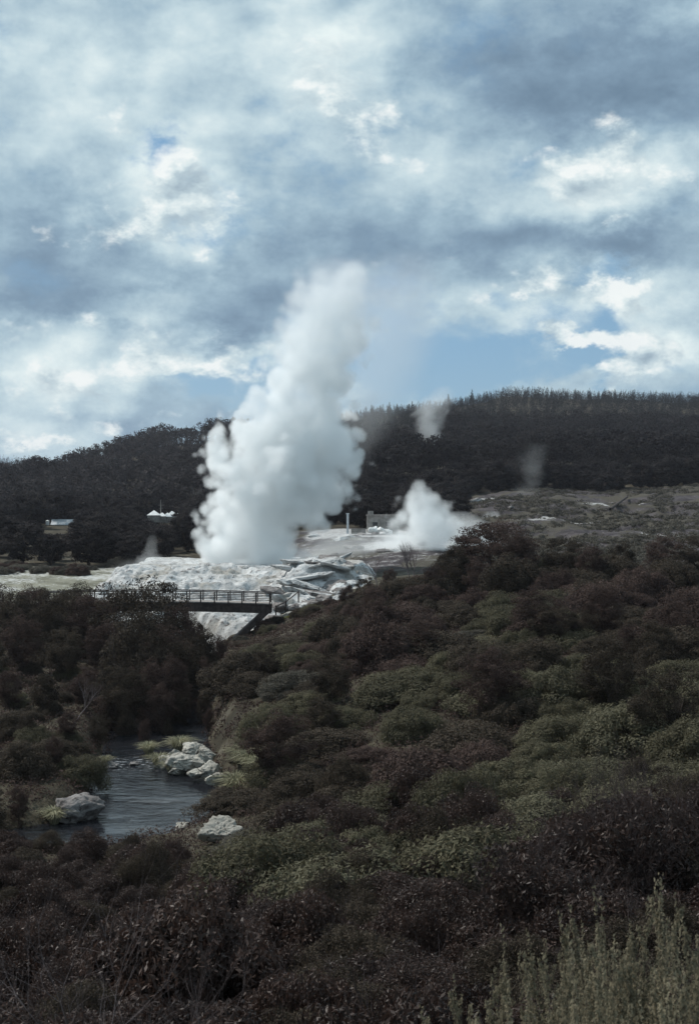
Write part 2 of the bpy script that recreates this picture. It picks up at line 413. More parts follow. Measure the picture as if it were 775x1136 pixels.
def dome_clumps(rng, n, rz=.75, cr=.24, inner=.25):
    d = rdir(rng, n); d[:, 2] = np.abs(d[:, 2]) * 1.0 - .12
    lump = 1 + .22 * vnoise(d * 2.1 + rng.random(3) * 50, 3)
    r = np.where(rng.random(n) < inner, .45 + .25 * rng.random(n), .8 + .14 * rng.random(n)) * lump
    c = d * r[:, None] * np.array([1, 1, rz]); c[:, 2] += .12
    return c, cr * (.65 + .7 * rng.random(n))

def tubes(segs, sides=5):
    """segs: list of (p0,p1,r0,r1) -> verts, quads"""
    p0 = np.array([s[0] for s in segs], float); p1 = np.array([s[1] for s in segs], float)
    r0 = np.array([s[2] for s in segs]); r1 = np.array([s[3] for s in segs])
    d = unit(p1 - p0); ref = np.where(np.abs(d[:, 2:3]) > .9, np.array([[1., 0, 0]]), np.array([[0, 0, 1.]]))
    a = unit(np.cross(d, ref)); b = np.cross(d, a)
    an = np.arange(sides) / sides * 2 * math.pi
    ring = np.cos(an)[None, :, None] * a[:, None] + np.sin(an)[None, :, None] * b[:, None]
    v = np.concatenate([p0[:, None] + ring * r0[:, None, None], p1[:, None] + ring * r1[:, None, None]], 1)
    N = len(segs); o = np.arange(N)[:, None] * 2 * sides; k = np.arange(sides); k2 = (k + 1) % sides
    f = np.stack([o + k, o + k2, o + sides + k2, o + sides + k], -1).reshape(-1, 4)
    return v.reshape(-1, 3), f

def branch(rng, segs, p, d, L, r, lev, maxlev, split=2, spread=.6, up=.15, nseg=3, tips=None):
    p = np.array(p, float); d = np.array(d, float)
    for i in range(nseg):
        d = unit((d + rng.normal(size=3) * .13 + np.array([0, 0, up * .3]))[None])[0]
        q = p + d * L / nseg; r2 = r * (1 - .45 / nseg)
        segs.append((p.copy(), q.copy(), r, r2)); p = q; r = r2
        if lev < maxlev and i >= 1 - (lev > 0):
            e = unit((d + rng.normal(size=3) * spread)[None])[0]
            branch(rng, segs, p, e, L * (.55 + .2 * rng.random()), r * .62, lev + 1, maxlev, split, spread, up, nseg, tips)
    if lev < maxlev:
        for _ in range(split):
            e = unit((d + rng.normal(size=3) * spread * .8 + np.array([0, 0, up]))[None])[0]
            branch(rng, segs, p, e, L * (.6 + .2 * rng.random()), r * .75, lev + 1, maxlev, split, spread, up, nseg, tips)
    elif tips is not None: tips.append(p)

def stems_mesh(name, rng, n, h, r, mat, maxlev=2, spread=.5, lean=.55, sides=4):
    segs = []
    for i in range(n):
        a = rng.random() * 6.283; d = unit(np.array([[math.cos(a) * lean * rng.random(), math.sin(a) * lean * rng.random(), 1]]))[0]
        p = np.array([math.cos(a) * .08 * h, math.sin(a) * .08 * h, -.08 * h])
        branch(rng, segs, p, d, h * (.45 + .25 * rng.random()), r * (.7 + .6 * rng.random()), 0, maxlev, 2, spread)
    v, f = tubes(segs, sides)
    return mesh_np(name, v, f, mat, True)

# ------------------------------------------------------------------ prototypes (unit radius ~1 m; scaled when placed)
def shrub_proto(seed, mat, n=70, per=260, L=.055, Wd=.022, rz=.75, cr=.22, **kw):
    rng = np.random.default_rng(seed); cc, r = dome_clumps(rng, n, rz, cr)
    return foliage_mesh('shrub_foliage', rng, cc, r, per, L, Wd, mat, **kw)
MID = {k: [shrub_proto(100 + i * 7 + j, M[k], n=65 + 15 * j, per=520 - 90 * j, rz=.62 + .16 * (j % 3), L=.038 + .010 * j, Wd=.015 + .0035 * j, jit=.5, cr=.17 + .035 * j) for j in range(4)] for i, k in enumerate(('olive', 'dark', 'grey', 'bright', 'brown'))}
NEARF = [shrub_proto(200 + j, M['dark' if j == 3 else 'near'], n=90, per=420, L=.066 if j < 2 else .048, Wd=.022 if j < 2 else .016, rz=.95, cr=.22, up=.3, jit=1.0) for j in range(4)]
NEARB = [stems_mesh('shrub_stems', np.random.default_rng(230 + j), 7, 1.0, .012, M['darktwig'], 2, .45, .8) for j in range(4)]
TWIG = [stems_mesh('shrub_stems', np.random.default_rng(250 + j), 24, .95, .009, M['darktwig'], 3, .42, .9, 3) for j in range(3)]

def tree_proto(seed, kind):
    """unit tree: height 1, returns (crown mesh, trunk mesh)"""
    rng = np.random.default_rng(seed); segs = []
    if kind == 'broad':
        n = 80; d = rdir(rng, n); lump = 1 + .3 * vnoise(d * 1.7 + seed, 5)
        cc = d * (np.array([.38, .38, .42]) * (lump * (.7 + .3 * rng.random(n)))[:, None]); cc[:, 2] = np.maximum(cc[:, 2] + .50, .10)
        cr = .085 * (.6 + .8 * rng.random(n))
        crown = foliage_mesh('tree_crown', rng, cc, cr, 140, .036, .018, M['forest'], jit=.4)
        branch(rng, segs, (0, 0, -.05), (0, 0, 1), .45, .028, 0, 2, 3, .6)
    elif kind == 'bank':
        n = 130; d = rdir(rng, n); lump = 1 + .35 * vnoise(d * 1.9 + seed, 5)
        cc = d * (np.array([.34, .34, .46]) * (lump * (.55 + .45 * rng.random(n)))[:, None]); cc[:, 2] += .52
        cr = .075 * (.6 + .8 * rng.random(n))
        crown = foliage_mesh('tree_crown', rng, cc, cr, 170, .022, .009, M['dark' if seed % 2 else 'brown'], up=.4, jit=.9)
        branch(rng, segs, (0, 0, -.05), (0, 0, 1), .34, .022, 0, 3, 2, .5)
    else:
        nl = 16; cc = []; cr = []
        for i in range(nl):
            t = i / (nl - 1); z = .14 + .84 * t; w = .20 * (1 - t) ** .85 + .012
            k = max(2, int(9 * (1 - t)) + 1)
            for j in range(k):
                a = rng.random() * 6.283; rr = w * (.55 + .45 * rng.random())
                cc.append((math.cos(a) * rr, math.sin(a) * rr, z - rr * .25)); cr.append(.035 + .05 * (1 - t))
        crown = foliage_mesh('tree_crown', rng, np.array(cc), np.array(cr), 60, .035, .012, M['conifer'], flat=.5, up=.2)
        segs.append((np.array((0, 0, -.05)), np.array((0, 0, .95)), .016, .003))
    v, f = tubes(segs, 5)
    return crown, mesh_np('tree_trunk', v, f, M['bark'], True)
BROAD = [tree_proto(300 + i, 'broad') for i in range(4)]
BANKT = [tree_proto(320 + i, 'bank') for i in range(4)]
CONIF = [tree_proto(340 + i, 'conifer') for i in range(3)]

def sprig_proto(seed):
    rng = np.random.default_rng(seed); cs = []; ns = []; ti = []; segs = []
    for i in range(30):
        a = rng.random() * 6.283; rr = .40 * rng.random() ** .5
        b = np.array([math.cos(a) * rr, math.sin(a) * rr, .05]); d = unit(np.array([[math.cos(a) * .35 * rr, math.sin(a) * .35 * rr, 1]]) + rng.normal(size=(1, 3)) * .07)[0]
        L = 1.2 + .75 * rng.random(); segs.append((b, b + d * L, .006, .002)); tn = rng.normal()
        for q in range(1 + rng.integers(5, 9)):                                   # side shoots make each stem a plume
            t0 = .35 + .6 * rng.random() if q else 0.0; p = b + d * L * t0; th0 = rng.random() * 6.283
            dd = unit((d + (np.array([math.cos(th0), math.sin(th0), .3]) * .55 if q else 0))[None])[0]; l2 = L * (1 - t0) * (.5 if q else 1) + .05
            k = 300 if q == 0 else 80
            t = rng.random(k); th = rng.random(k) * 6.283; e = np.stack([np.cos(th), np.sin(th), .8 + 0 * th], 1)
            cs.append(p + dd * (t * l2)[:, None] + e * (.008 + .028 * (1 - t * .6))[:, None] * rng.random(k)[:, None]); ns.append(unit(e + rng.normal(size=e.shape) * .5))
            ti.append(np.clip(.5 + .2 * tn + .15 * rng.normal(size=k), 0, 1))
    c = np.concatenate(cs); n = np.concatenate(ns); s = .7 + .6 * rng.random(len(c))
    v, f = leaves_np(c, n, .026 * s, .012 * s, rng, droop=np.array([0, 0, .6]))
    fol = mesh_np('shrub_foliage', v, f, M['sprig'], False, {'tint': ('FACE', np.concatenate(ti))})
    v, f = tubes(segs, 4)
    return fol, mesh_np('shrub_stems', v, f, M['bark'], True)
SPRIG = [sprig_proto(400 + i) for i in range(3)]

def tussock_proto(seed, n=420):
    rng = np.random.default_rng(seed); a = rng.random(n) * 6.283; lean = .25 + .75 * rng.random(n); L = .6 + .5 * rng.random(n)
    b = np.stack([np.cos(a), np.sin(a), 0 * a], 1) * (.15 * rng.random(n))[:, None]
    o = np.stack([np.cos(a), np.sin(a), 0 * a], 1); side = np.stack([-np.sin(a), np.cos(a), 0 * a], 1) * .010
    mid = b + o * (lean * L * .35)[:, None] + np.array([0, 0, 1]) * (L * .6)[:, None]
    tip = b + o * (lean * L * .85)[:, None] + np.array([0, 0, 1]) * (L * (.85 - .35 * lean))[:, None]
    v = np.stack([b - side, b + side, mid + side, mid - side, mid - side, mid + side, tip + side * .15, tip - side * .15], 1).reshape(-1, 3)
    return mesh_np('grass_tussock', v, np.arange(8 * n).reshape(-1, 4), M['grass'], False, {'tint': ('FACE', np.repeat(rng.random(n), 2))})
TUSS = [tussock_proto(420 + i) for i in range(3)]

# ------------------------------------------------------------------ placing
TAKEN = []
def place_mesh(name, me, loc, s, rz, label, cat, group=None):
    o = link(name, me); o.location = loc; o.rotation_euler = (0, 0, rz)
    o.scale = s if isinstance(s, tuple) else (s, s, s)
    return tag(o, label, cat, group)
def place_parts(name, parts, loc, s, rz, label, cat, group=None):
    r = empty(name, loc, rz); r.scale = s if isinstance(s, tuple) else (s, s, s)
    for pn, me in parts: link(pn, me, r)
    return tag(r, label, cat, group)

# scrub on the slope right of the river
def where(px, Y):
    row = 'along the crest of' if Y > 92 else 'high on' if Y > 72 else 'halfway up' if Y > 54 else 'low on'
    colw = 'beside the river' if px < 300 else 'below the white outcrop' if px < 400 else 'below the bare trees' if px < 520 else 'below the eroded bank' if px < 650 else 'below the leaning log'
    return row + ' the scrub slope ' + colw
KIND_WORD = {'olive': 'olive', 'dark': 'dark', 'grey': 'grey-green', 'bright': 'yellow-green', 'brown': 'brownish'}
rng = np.random.default_rng(11)
pts = []
for t in range(9000):
    Y = 30 + 88 * rng.random() ** .8; u = -.20 + .52 * rng.random(); X = u * Y
    rad = 1.25 + 1.15 * rng.random() ** 1.3
    if Y > 92 and X < 0: rad = .9 + .5 * rng.random()
    if river_dist(np.array([X]), np.array([Y]))[0] < 3.3 + .45 * rad: continue
    if Y < 52 and u < -.08: continue
    if X < -8.5 and Y > 50: continue
    if Y > 112 and X < -2: continue
    px = CX + u * F
    if 165 < px < 300 and Y > 56 and Y < 77 and X < -3.4: continue
    if any((X - a) ** 2 + (Y - b) ** 2 < (.72 * (rad + c)) ** 2 for a, b, c in pts): continue
    pts.append((X, Y, rad))
    if len(pts) >= 225: break
for X, Y, rad in pts:
    px = CX + X / Y * F; z = gz(X, Y)
    nz = float(vnoise(np.array([[X / 11, Y / 13, 3.3]]), 77)[0]); r0 = rng.random()
    if Y > 93: k = 'dark' if r0 < .55 else 'brown' if r0 < .85 else 'olive'
    elif nz > .15: k = 'bright' if r0 < .35 else 'olive'
    elif nz < -.25: k = 'dark' if r0 < .5 else 'brown'
    else: k = 'olive' if r0 < .68 else 'grey' if r0 < .82 else 'dark'
    if px < 340 and Y < 100: k = 'olive' if r0 < .35 else 'dark' if r0 < .8 else 'grey'
    hz = (.65 + .95 * rng.random() ** 1.5) * (1.3 if Y > 93 else 1.0)
    tl = np.interp(px, [240, 270, 300, 340, 372, 400, 440, 480, 510, 560, 650, 760], [700, 706, 706, 698, 672, 648, 634, 616, 604, 602, 606, 604])
    hmax = (P(px, tl, Y)[2] - z) / (rad * 1.0)
    if hmax < .35: continue
    hz = min(hz, hmax)
    size = 'broad' if rad > 1.75 else 'small' if rad < 1.35 else 'rounded'
    place_mesh('shrub', MID[k][rng.integers(4)], (X, Y, z - .15 * rad), (rad * (1.0 + .35 * rng.random()), rad * (1.0 + .35 * rng.random()), rad * hz), rng.random() * 6.28,
               f"{size} {KIND_WORD[k]} shrub {where(px, Y)}", 'shrub', 'shrubs on the slope right of the river')

# taller dark trees on the right crest (the wooded hump in front of the grey bank)
for i, (px, top, Y, w) in enumerate([(545, 579, 112, 1.5), (505, 607, 106, .9), (575, 594, 108, 1.0), (622, 597, 110, 1.1), (655, 606, 106, .9), (690, 602, 112, .9), (735, 596, 114, 1.0), (775, 592, 113, 1.1), (530, 622, 100, .8), (590, 625, 98, .8), (480, 628, 104, .75), (405, 640, 108, .8), (432, 636, 112, .7), (493, 613, 112, .7), (385, 655, 106, .7)]):
    X, Y, zt_ = P(px, top, Y); z = gz(X, Y); h = max(zt_ - z, 2.2)
    word = ['tallest round dark tree at the front of the hump beside the white wisp', 'dark tree just right of the second steam cloud', 'dark dense tree right of the tallest one on the hump',
            'broad dark tree below the two thin smoke wisps', 'low dark tree in the middle of the hump', 'dark tree below the leaning log', 'dark tree near the pale rock patch at the right', 'dark tree at the right edge of the wooded hump',
            'low dark tree in front of the tallest one', 'low dark tree in front of the wooded hump', 'dark tree below the left of the second steam cloud', 'dark bushy tree right of the white outcrop', 'dark bushy tree under the small bare tree',
            'dark bushy tree under the two bare trunks', 'low dark tree at the right end of the sinter terrace'][i]
    place_parts('broadleaf_tree', [('crown', BANKT[i % 4][0]), ('trunk', BANKT[i % 4][1])], (X, Y, z - .1), (h * 1.3 * w, h * 1.3 * w, h * 1.1), rng.random() * 6, word, 'tree', 'dark trees on the right crest')

rgs = np.random.default_rng(91); q = 0
SPOT = ['dark upright little tree rising above the scrub near the river', 'small dark tree rising above the scrub below the outcrop', 'small dark tree rising above the scrub in the middle of the slope', 'dark little tree rising above the scrub at the right of the slope']
for t in range(400):
    px = 280 + 480 * rgs.random(); Y = 48 + 52 * rgs.random(); X = (px - CX) / F * Y; z = gz(X, Y); h = 2.2 + 1.7 * rgs.random()
    top = HY + (CAMZ - z - h) / Y * F
    if top < 640 or (px < 400 and top < 700) or river_dist(np.array([X]), np.array([Y]))[0] < 5: continue
    j = int(rgs.integers(4))
    place_parts('bushy_tree', [('crown', BANKT[j][0]), ('trunk', BANKT[j][1])], (X, Y, z - .1), (h * 1.2, h * 1.1, h), rgs.random() * 6, SPOT[0 if px < 330 else 1 if px < 430 else 2 if px < 620 else 3], 'tree', 'little trees rising above the scrub'); q += 1
    if q >= 20: break

# grey twiggy shrub in the middle of the slope and other twiggy ones
for px, py, Y, s, lab in [(605, 700, 78, 2.6, 'large leafless purple-grey twiggy shrub in the middle of the scrub slope'), (655, 860, 24, 1.9, 'tall dark twiggy shrub at right looming over the near scrub'),
                          (715, 850, 26, 1.9, 'dark twiggy shrub at right behind the pale sprigs'), (600, 885, 21, 1.4, 'low dark twiggy shrub left of the tall one at right')]:
    X, Y, z = P(px, py, Y); z = gz(X, Y)
    j = random.randrange(3)
    place_parts('twiggy_shrub', [('stems', TWIG[j]), ('foliage', NEARF[j] if Y < 30 else MID['brown'][j])], (X, Y, z - .1), (s, s, s * (1.25 if Y < 30 else .95)), random.random() * 6, lab, 'shrub')

# left bank trees beside the river
bank = [(40, 655, 112, 1.15), (82, 653, 110, 1.15), (122, 669, 106, 1.0), (160, 655, 100, 1.1), (195, 676, 108, .9), (215, 690, 114, .8), (-5, 655, 108, 1.2), (62, 660, 104, 1.0), (100, 664, 103, 1.0), (20, 660, 104, 1.0), (25, 690, 94, 1.0), (70, 700, 92, 1.0), (115, 695, 93, 1.0), (150, 690, 90, 1.0), (180, 705, 92, .9), (-15, 700, 90, 1.1),
        (10, 745, 80, 1.0), (50, 750, 79, 1.0), (95, 745, 80, 1.0), (135, 742, 82, .9), (165, 740, 84, .8), (30, 800, 70, .9), (75, 805, 70, .9), (110, 795, 74, .8), (-20, 800, 68, 1.0), (140, 790, 80, .8), (60, 850, 64, .7), (20, 850, 62, .8), (178, 700, 106, .7), (224, 704, 103, .75), (243, 708, 105, .7), (205, 704, 109, .7), (222, 735, 93, .7), (226, 770, 84, .6), (232, 800, 79, .55), (203, 712, 90, .75), (190, 735, 86, .7), (212, 738, 95, .8), (178, 765, 81, .7), (200, 770, 84, .6), (160, 800, 78, .6), (186, 800, 80, .5), (20, 880, 57, .8), (-15, 880, 55, .9)]
bl = ['dark bushy tree on the left bank, in the row under the far footbridge', 'dark bushy tree on the left bank behind the river bend', 'low dark tree hanging over the left river edge']
for i, (px, top, Y, w) in enumerate(bank):
    X, Y, zt_ = P(px, top, Y); z = gz(X, Y); h = max(zt_ - z, 1.6) * 1.13
    lab = 'tallest bushy tree on the left bank, its top crossing the bridge railing' if i == 3 else bl[0 if i < 7 else 1 if i < 18 else 2]
    j = i % 4
    place_parts('bushy_tree', [('crown', BANKT[j][0]), ('trunk', BANKT[j][1])], (X, Y, z - .1), (h * w, h * w, h * 1.02), rng.random() * 6, lab, 'tree', None if i == 3 else 'trees on the left river bank')
# shrubs filling the left bank
n = 0
for t in range(3000):
    Y = 44 + 74 * rng.random() ** 1.4; X = -10.5 - 24 * rng.random(); rad = .8 + .75 * rng.random()
    px = CX + X / Y * F
    if px < -60 or river_dist(np.array([X]), np.array([Y]))[0] < 2.9 + .4 * rad: continue
    if 30 < px < 120 and 54 < Y < 61.5: continue
    if any((X - a) ** 2 + (Y - b) ** 2 < (.8 * (rad + c)) ** 2 for a, b, c in pts): continue
    pts.append((X, Y, rad)); n += 1
    k = ('dark', 'brown', 'dark', 'olive')[rng.integers(4)]
    place_mesh('shrub', MID[k][rng.integers(4)], (X, Y, gz(X, Y) - .1), (rad, rad, rad * 1.1), rng.random() * 6, f"{KIND_WORD[k]} shrub under the trees {'at the bridge' if Y > 95 else 'above the river bend' if Y > 72 else 'behind the left river rock'} on the left bank", 'shrub', 'shrubs on the left bank')
    if n > 62: break

# near slope: dark shrubs with bare stems
near = []
for t in range(6000):
    Y = 4.8 + 46.5 * rng.random() ** 1.2; u = -.36 + .72 * rng.random(); X = u * Y
    rad = (.55 + .45 * rng.random()) * (1 if Y < 14 else 1.35)
    if river_dist(np.array([X]), np.array([Y]))[0] < 3.2: continue
    if u < -.06: rad *= 1.0 if Y < 25 else .8
    top = gz(X, Y) + rad * 1.15; py = HY + (CAMZ - top) / Y * F; px = CX + u * F
    lim = np.interp(px, [0, 60, 120, 180, 250, 300, 380, 480, 560, 640, 760], [918, 918, 922, 922, 946, 905, 850, 860, 900, 870, 840])
    if py < lim: continue
    if Y < 7 and px > 520: continue
    if any((X - a) ** 2 + (Y - b) ** 2 < (.62 * (rad + c)) ** 2 for a, b, c in near): continue
    near.append((X, Y, rad))
    if len(near) > 235: break
def near_where(px, Y):
    a = 'front row' if Y < 9 else 'second row' if Y < 17 else 'far row'
    b = 'below the left river rock' if px < 150 else 'below the river bend' if px < 300 else 'below the scrub slope' if px < 520 else 'beside the pale upright sprigs'
    return a, b
for i, (X, Y, rad) in enumerate(near):
    px = CX + X / Y * F; a, b2 = near_where(px, Y); j = int(rng.integers(4)); tw = px < 260 and Y < 16
    lab = f"{'bare-stemmed' if tw else 'small-leaved'} dark shrub, {a}, {b2}"
    place_parts('heath_shrub', [('foliage', NEARF[j]), ('stems', NEARB[j])], (X, Y, gz(X, Y) - .05), (rad, rad, rad * (.9 + .7 * rng.random() ** 2)), rng.random() * 6, lab, 'shrub', 'dark shrubs on the near slope')

# pale upright sprigs, bottom right
for i, (px, top, Y, s) in enumerate([(640, 1010, 5.2, 1.0), (690, 985, 5.4, 1.1), (735, 970, 5.0, 1.1), (760, 930, 5.6, 1.2), (590, 1050, 5.0, .8), (665, 1040, 4.4, .9), (720, 1030, 4.2, .9), (545, 1075, 4.8, .7), (775, 1000, 4.6, 1.1), (612, 1030, 5.6, 1.0), (700, 1005, 6.0, 1.1), (655, 1000, 6.2, 1.0)]):
    X, Y, zt_ = P(px, top, Y); z = gz(X, Y); h = zt_ - z
    place_parts('sprig_shrub', [('foliage', SPRIG[i % 3][0]), ('stems', SPRIG[i % 3][1])], (X, Y, z), (h / 2.15 * .62, h / 2.15 * .62, h / 2.15), rng.random() * 6,
                ['pale olive shrub of upright sprigs in the middle of the bottom right clump', 'pale olive upright sprigs, taller shrub right of the middle of the clump', 'pale olive upright sprigs rising by the lower right corner', 'tallest pale sprig shrub at the right edge', 'short pale sprig shrub at the left end of the clump',
                 'front pale sprig shrub below the middle of the clump', 'front pale sprig shrub near the lower right corner', 'lowest pale sprig shrub at the far left of the clump', 'pale sprig shrub at the very right edge of the frame', 'pale sprig shrub left of the middle, behind the front ones', 'pale sprig shrub in the back row near the corner', 'pale sprig shrub in the back row at the middle'][i], 'shrub', 'pale sprig shrubs at the bottom right')

# undergrowth: low leaf litter and ground cover between the shrubs
rng = np.random.default_rng(5); N = 20000
UY = 3 + 118 * rng.random(N) ** .9; UX = (-.36 + .72 * rng.random(N)) * (UY + 3)
ok = (river_dist(UX, UY) > 2.9) & ~((UX > -27) & (UY > 116) & (UX < 3)); UX = UX[ok]; UY = UY[ok]
cc = np.stack([UX, UY, ground(UX, UY) + .1], 1); c, nrm, tint = clump_leaves(rng, cc, np.full(len(cc), .55) * (.5 + .8 * rng.random(len(cc))), 26, flat=.5)
s = (.7 + .6 * rng.random(len(c))) * np.clip(c[:, 1] / 60, .35, 1.2)
v, f = leaves_np(c, nrm, .14 * s, .06 * s, rng)
tag(link('undergrowth', mesh_np('undergrowth', v, f, M['brown'], False, {'tint': ('FACE', tint)})), 'low brown ground cover between the shrubs', 'undergrowth', kind='stuff')

# ------------------------------------------------------------------ far forest
def merged_forest(name, spots, protos_kind, mat, quads, label, seed):
    rng = np.random.default_rng(seed); V = []; Ft = []; T = []; off = 0
    spots = np.asarray(spots); n = len(spots); h = spots[:, 3]
    if protos_kind == 'broad':
        per_c = 21; ncl = quads // per_c
        d = rdir(rng, n * ncl).reshape(n, ncl, 3); d[..., 2] = np.abs(d[..., 2]) * 1.15 - .35
        cc = d * (h[:, None, None] * np.array([.42, .42, .36])) * (.7 + .35 * rng.random((n, ncl, 1)))
        cc += spots[:, None, :3]; cc[..., 2] += (h * .60)[:, None]
        cr = (h[:, None] * .10 * (.6 + .9 * rng.random((n, ncl)))).ravel(); cc = cc.reshape(-1, 3)
        c, nrm, tint = clump_leaves(rng, cc, cr, per_c, jit=.3, up=.3)
        sz = np.repeat(np.repeat(h, ncl), per_c) * .058 * (.6 + .7 * rng.random(len(c))); w = sz * .6
        tint = np.clip(tint * .45 + .55 * np.repeat(rng.random(n), ncl * per_c), 0, 1)
        v, f = leaves_np(c, nrm, sz, w, rng)
    else:
        t = rng.random((n, quads)) ** .8; a = rng.random((n, quads)) * 6.283
        w = .34 * (1 - t) ** .8 + .012; rr = w * (.4 + .6 * rng.random((n, quads)))
        lay = np.round(t * 11) / 11 * .5 + t * .5
        loc = np.stack([np.cos(a) * rr, np.sin(a) * rr, .1 + .9 * lay - rr * .4], -1) * h[:, None, None] + spots[:, None, :3]
        nrm = unit(np.stack([np.cos(a) * .7, np.sin(a) * .7, .8 + 0 * a], -1) + rng.normal(size=loc.shape) * .4)
        c = loc.reshape(-1, 3); nrm = nrm.reshape(-1, 3); hh = np.repeat(h, quads); sz = hh * (.13 - .07 * t.ravel()) * (.7 + .6 * rng.random(len(c)))
        v, f = leaves_np(c, nrm, sz, sz * .4, rng); tint = np.clip(np.repeat(rng.random(n), quads) * .6 + .4 * rng.random(len(c)), 0, 1)
    return tag(link(name, mesh_np(name, v, f, mat, False, {'tint': ('FACE', tint)})), label, 'forest', kind='stuff')

def hill_spots(rng, n, pxr, Yr, hr, test):
    Y = np.exp(math.log(Yr[0]) + (math.log(Yr[1]) - math.log(Yr[0])) * rng.random(n)); px = pxr[0] + (pxr[1] - pxr[0]) * rng.random(n)
    X = (px - CX) / F * Y; k = test(px, Y); X = X[k]; Y = Y[k]
    return np.stack([X, Y, ground(X, Y), hr[0] + (hr[1] - hr[0]) * rng.random(len(X))], 1)
rng = np.random.default_rng(31)
left = hill_spots(rng, 1250, (-90, 395), (335, 730), (8.5, 15), lambda px, Y: px + rng.random(len(px)) * 20 < 392)
merged_forest('forest', left, 'broad', M['forest'], 336, 'dark bushy native forest covering the left hill', 1)
right_low = hill_spots(rng, 1350, (380, 900), (345, 660), (8.5, 15), lambda px, Y: (Y > 345) & ((px < 520) | (Y > 350)))
merged_forest('forest', right_low, 'broad', M['forest'], 336, 'dull green native forest on the lower right hill', 2)
right_top = hill_spots(rng, 6500, (375, 900), (600, 930), (4.5, 8), lambda px, Y: Y > 600 + 60 * rng.random(len(Y)))
merged_forest('forest', right_top, 'conifer', M['conifer'], 84, 'dark conifer plantation along the right hill ridge', 3)
far = hill_spots(rng, 500, (-100, 160), (1350, 1600), (10, 16), lambda px, Y: px < 1e9)
merged_forest('forest', far, 'conifer', M['conifer'], 60, 'distant dark ridge of trees at the far left', 4)

# individual trees at the foot of the hills
def far_tree(px, top, Y, kind, label, group, wide=1.0):
    X, Y, zt_ = P(px, top, Y); z = gz(X, Y); h = max(zt_ - z, 2.5)
    pr = (BROAD if kind == 'b' else CONIF); j = random.randrange(len(pr))
    return place_parts('broadleaf_tree' if kind == 'b' else 'conifer_tree', [('crown', pr[j][0]), ('trunk', pr[j][1])], (X, Y, z - .1), (h * wide, h * wide, h), random.random() * 6, label, 'tree', group)
far_tree(112, 553, 262, 'b', 'broad dark tree right of the pale roofed house', None, 1.0)
far_tree(136, 545, 268, 'b', 'largest dark rounded tree between the house and the white tents', None, 1.05)
far_tree(150, 582, 245, 'b', 'dark tree in front of the white tents, left side', None, 1.2)
far_tree(216, 556, 240, 'b', 'dark dense tree right of the white tents beside the steam column', None, 1.0)
far_tree(222, 574, 205, 'b', 'low dark tree touching the left edge of the steam column', None, 1.2)
for px, top in [(195, 473), (207, 472), (212, 476), (224, 474), (236, 473), (242, 469), (183, 478), (229, 478), (252, 470)]:
    far_tree(px, top, 690, 'c', 'lone conifer sticking up from the left hill skyline', 'emergent conifers on the left skyline', .5)
for px, top in [(36, 515), (41, 518), (30, 519), (18, 516)]:
    far_tree(px, top, 520, 'c', 'dark pointed conifer at the far left skyline', 'conifers at the far left skyline', .8)
for px, top in [(100, 506), (106, 503), (98, 511), (127, 489), (150, 484), (168, 481)]:
    far_tree(px, top, 672, 'b', 'flat-topped tree on the left hill brow against the sky', 'trees on the left hill brow')
for px, top in [(412, 449), (432, 446), (440, 448), (457, 445), (497, 437), (523, 432)]:
    far_tree(px, top, 872, 'c', 'taller conifer poking above the right hill ridge', 'tall conifers on the right ridge', .9)
rng = np.random.default_rng(77); lp = []
for t in range(4000):
    Y = 172 + 168 * rng.random(); px = -70 + 480 * rng.random(); X = (px - CX) / F * Y
    if Y < 195 and px > 195: continue
    if px > 300 and Y < 232: continue
    if 40 < px < 92 and Y > 240 and Y < 312: continue
    if 155 < px < 205 and Y > 232 and Y < 302: continue
    if any((X - a) ** 2 + (Y - b) ** 2 < 3.6 ** 2 for a, b in lp): continue
    lp.append((X, Y))
    if len(lp) >= 235: break
for X, Y in lp:
    px = CX + X / Y * F; h = 3.2 + 3.6 * rng.random() + (Y > 260) * 2; j = int(rng.integers(4))
    if 40 < px < 90 or 155 < px < 208: h = max(1.2, min(h, P(px, 590 if px < 100 else 578, Y)[2] - gz(X, Y))) if Y < 312 else h
    lab = ('grey-green tree edging the flat left of the terrace' if Y < 205 else 'dark tree below the pale roofed house' if px < 100 and Y < 300 else 'dark tree on the lower left hill below the white tents' if px < 215 and Y < 300 else 'dark tree behind the geyser steam column' if px > 215 else 'dark tree above the houses on the left hill')
    place_parts('broadleaf_tree', [('crown', BROAD[j][0]), ('trunk', BROAD[j][1])], (X, Y, gz(X, Y) - .1), (h * 1.35, h * 1.35, h), rng.random() * 6, lab, 'tree', 'trees at the foot of the left hill')
lp = []
for t in range(3000):
    Y = 215 + 135 * rng.random(); px = 385 + 400 * rng.random(); X = (px - CX) / F * Y
    if px > 520 and Y < 306: continue
    if px < 455 and Y < 222: continue
    if any((X - a) ** 2 + (Y - b) ** 2 < 4.2 ** 2 for a, b in lp): continue
    lp.append((X, Y))
    if len(lp) >= 110: break
for X, Y in lp:
    px = CX + X / Y * F; h = 3.5 + 3.5 * rng.random() + (Y > 300) * 2; j = int(rng.integers(4))
    lab = 'grey tree behind the low stone building and second steam cloud' if px < 520 else 'dark tree edging the top of the grey eroded bank'
    place_parts('broadleaf_tree', [('crown', BROAD[j][0]), ('trunk', BROAD[j][1])], (X, Y, gz(X, Y) - .1), (h * 1.3, h * 1.3, h), rng.random() * 6, lab, 'tree', 'trees at the foot of the right hill')

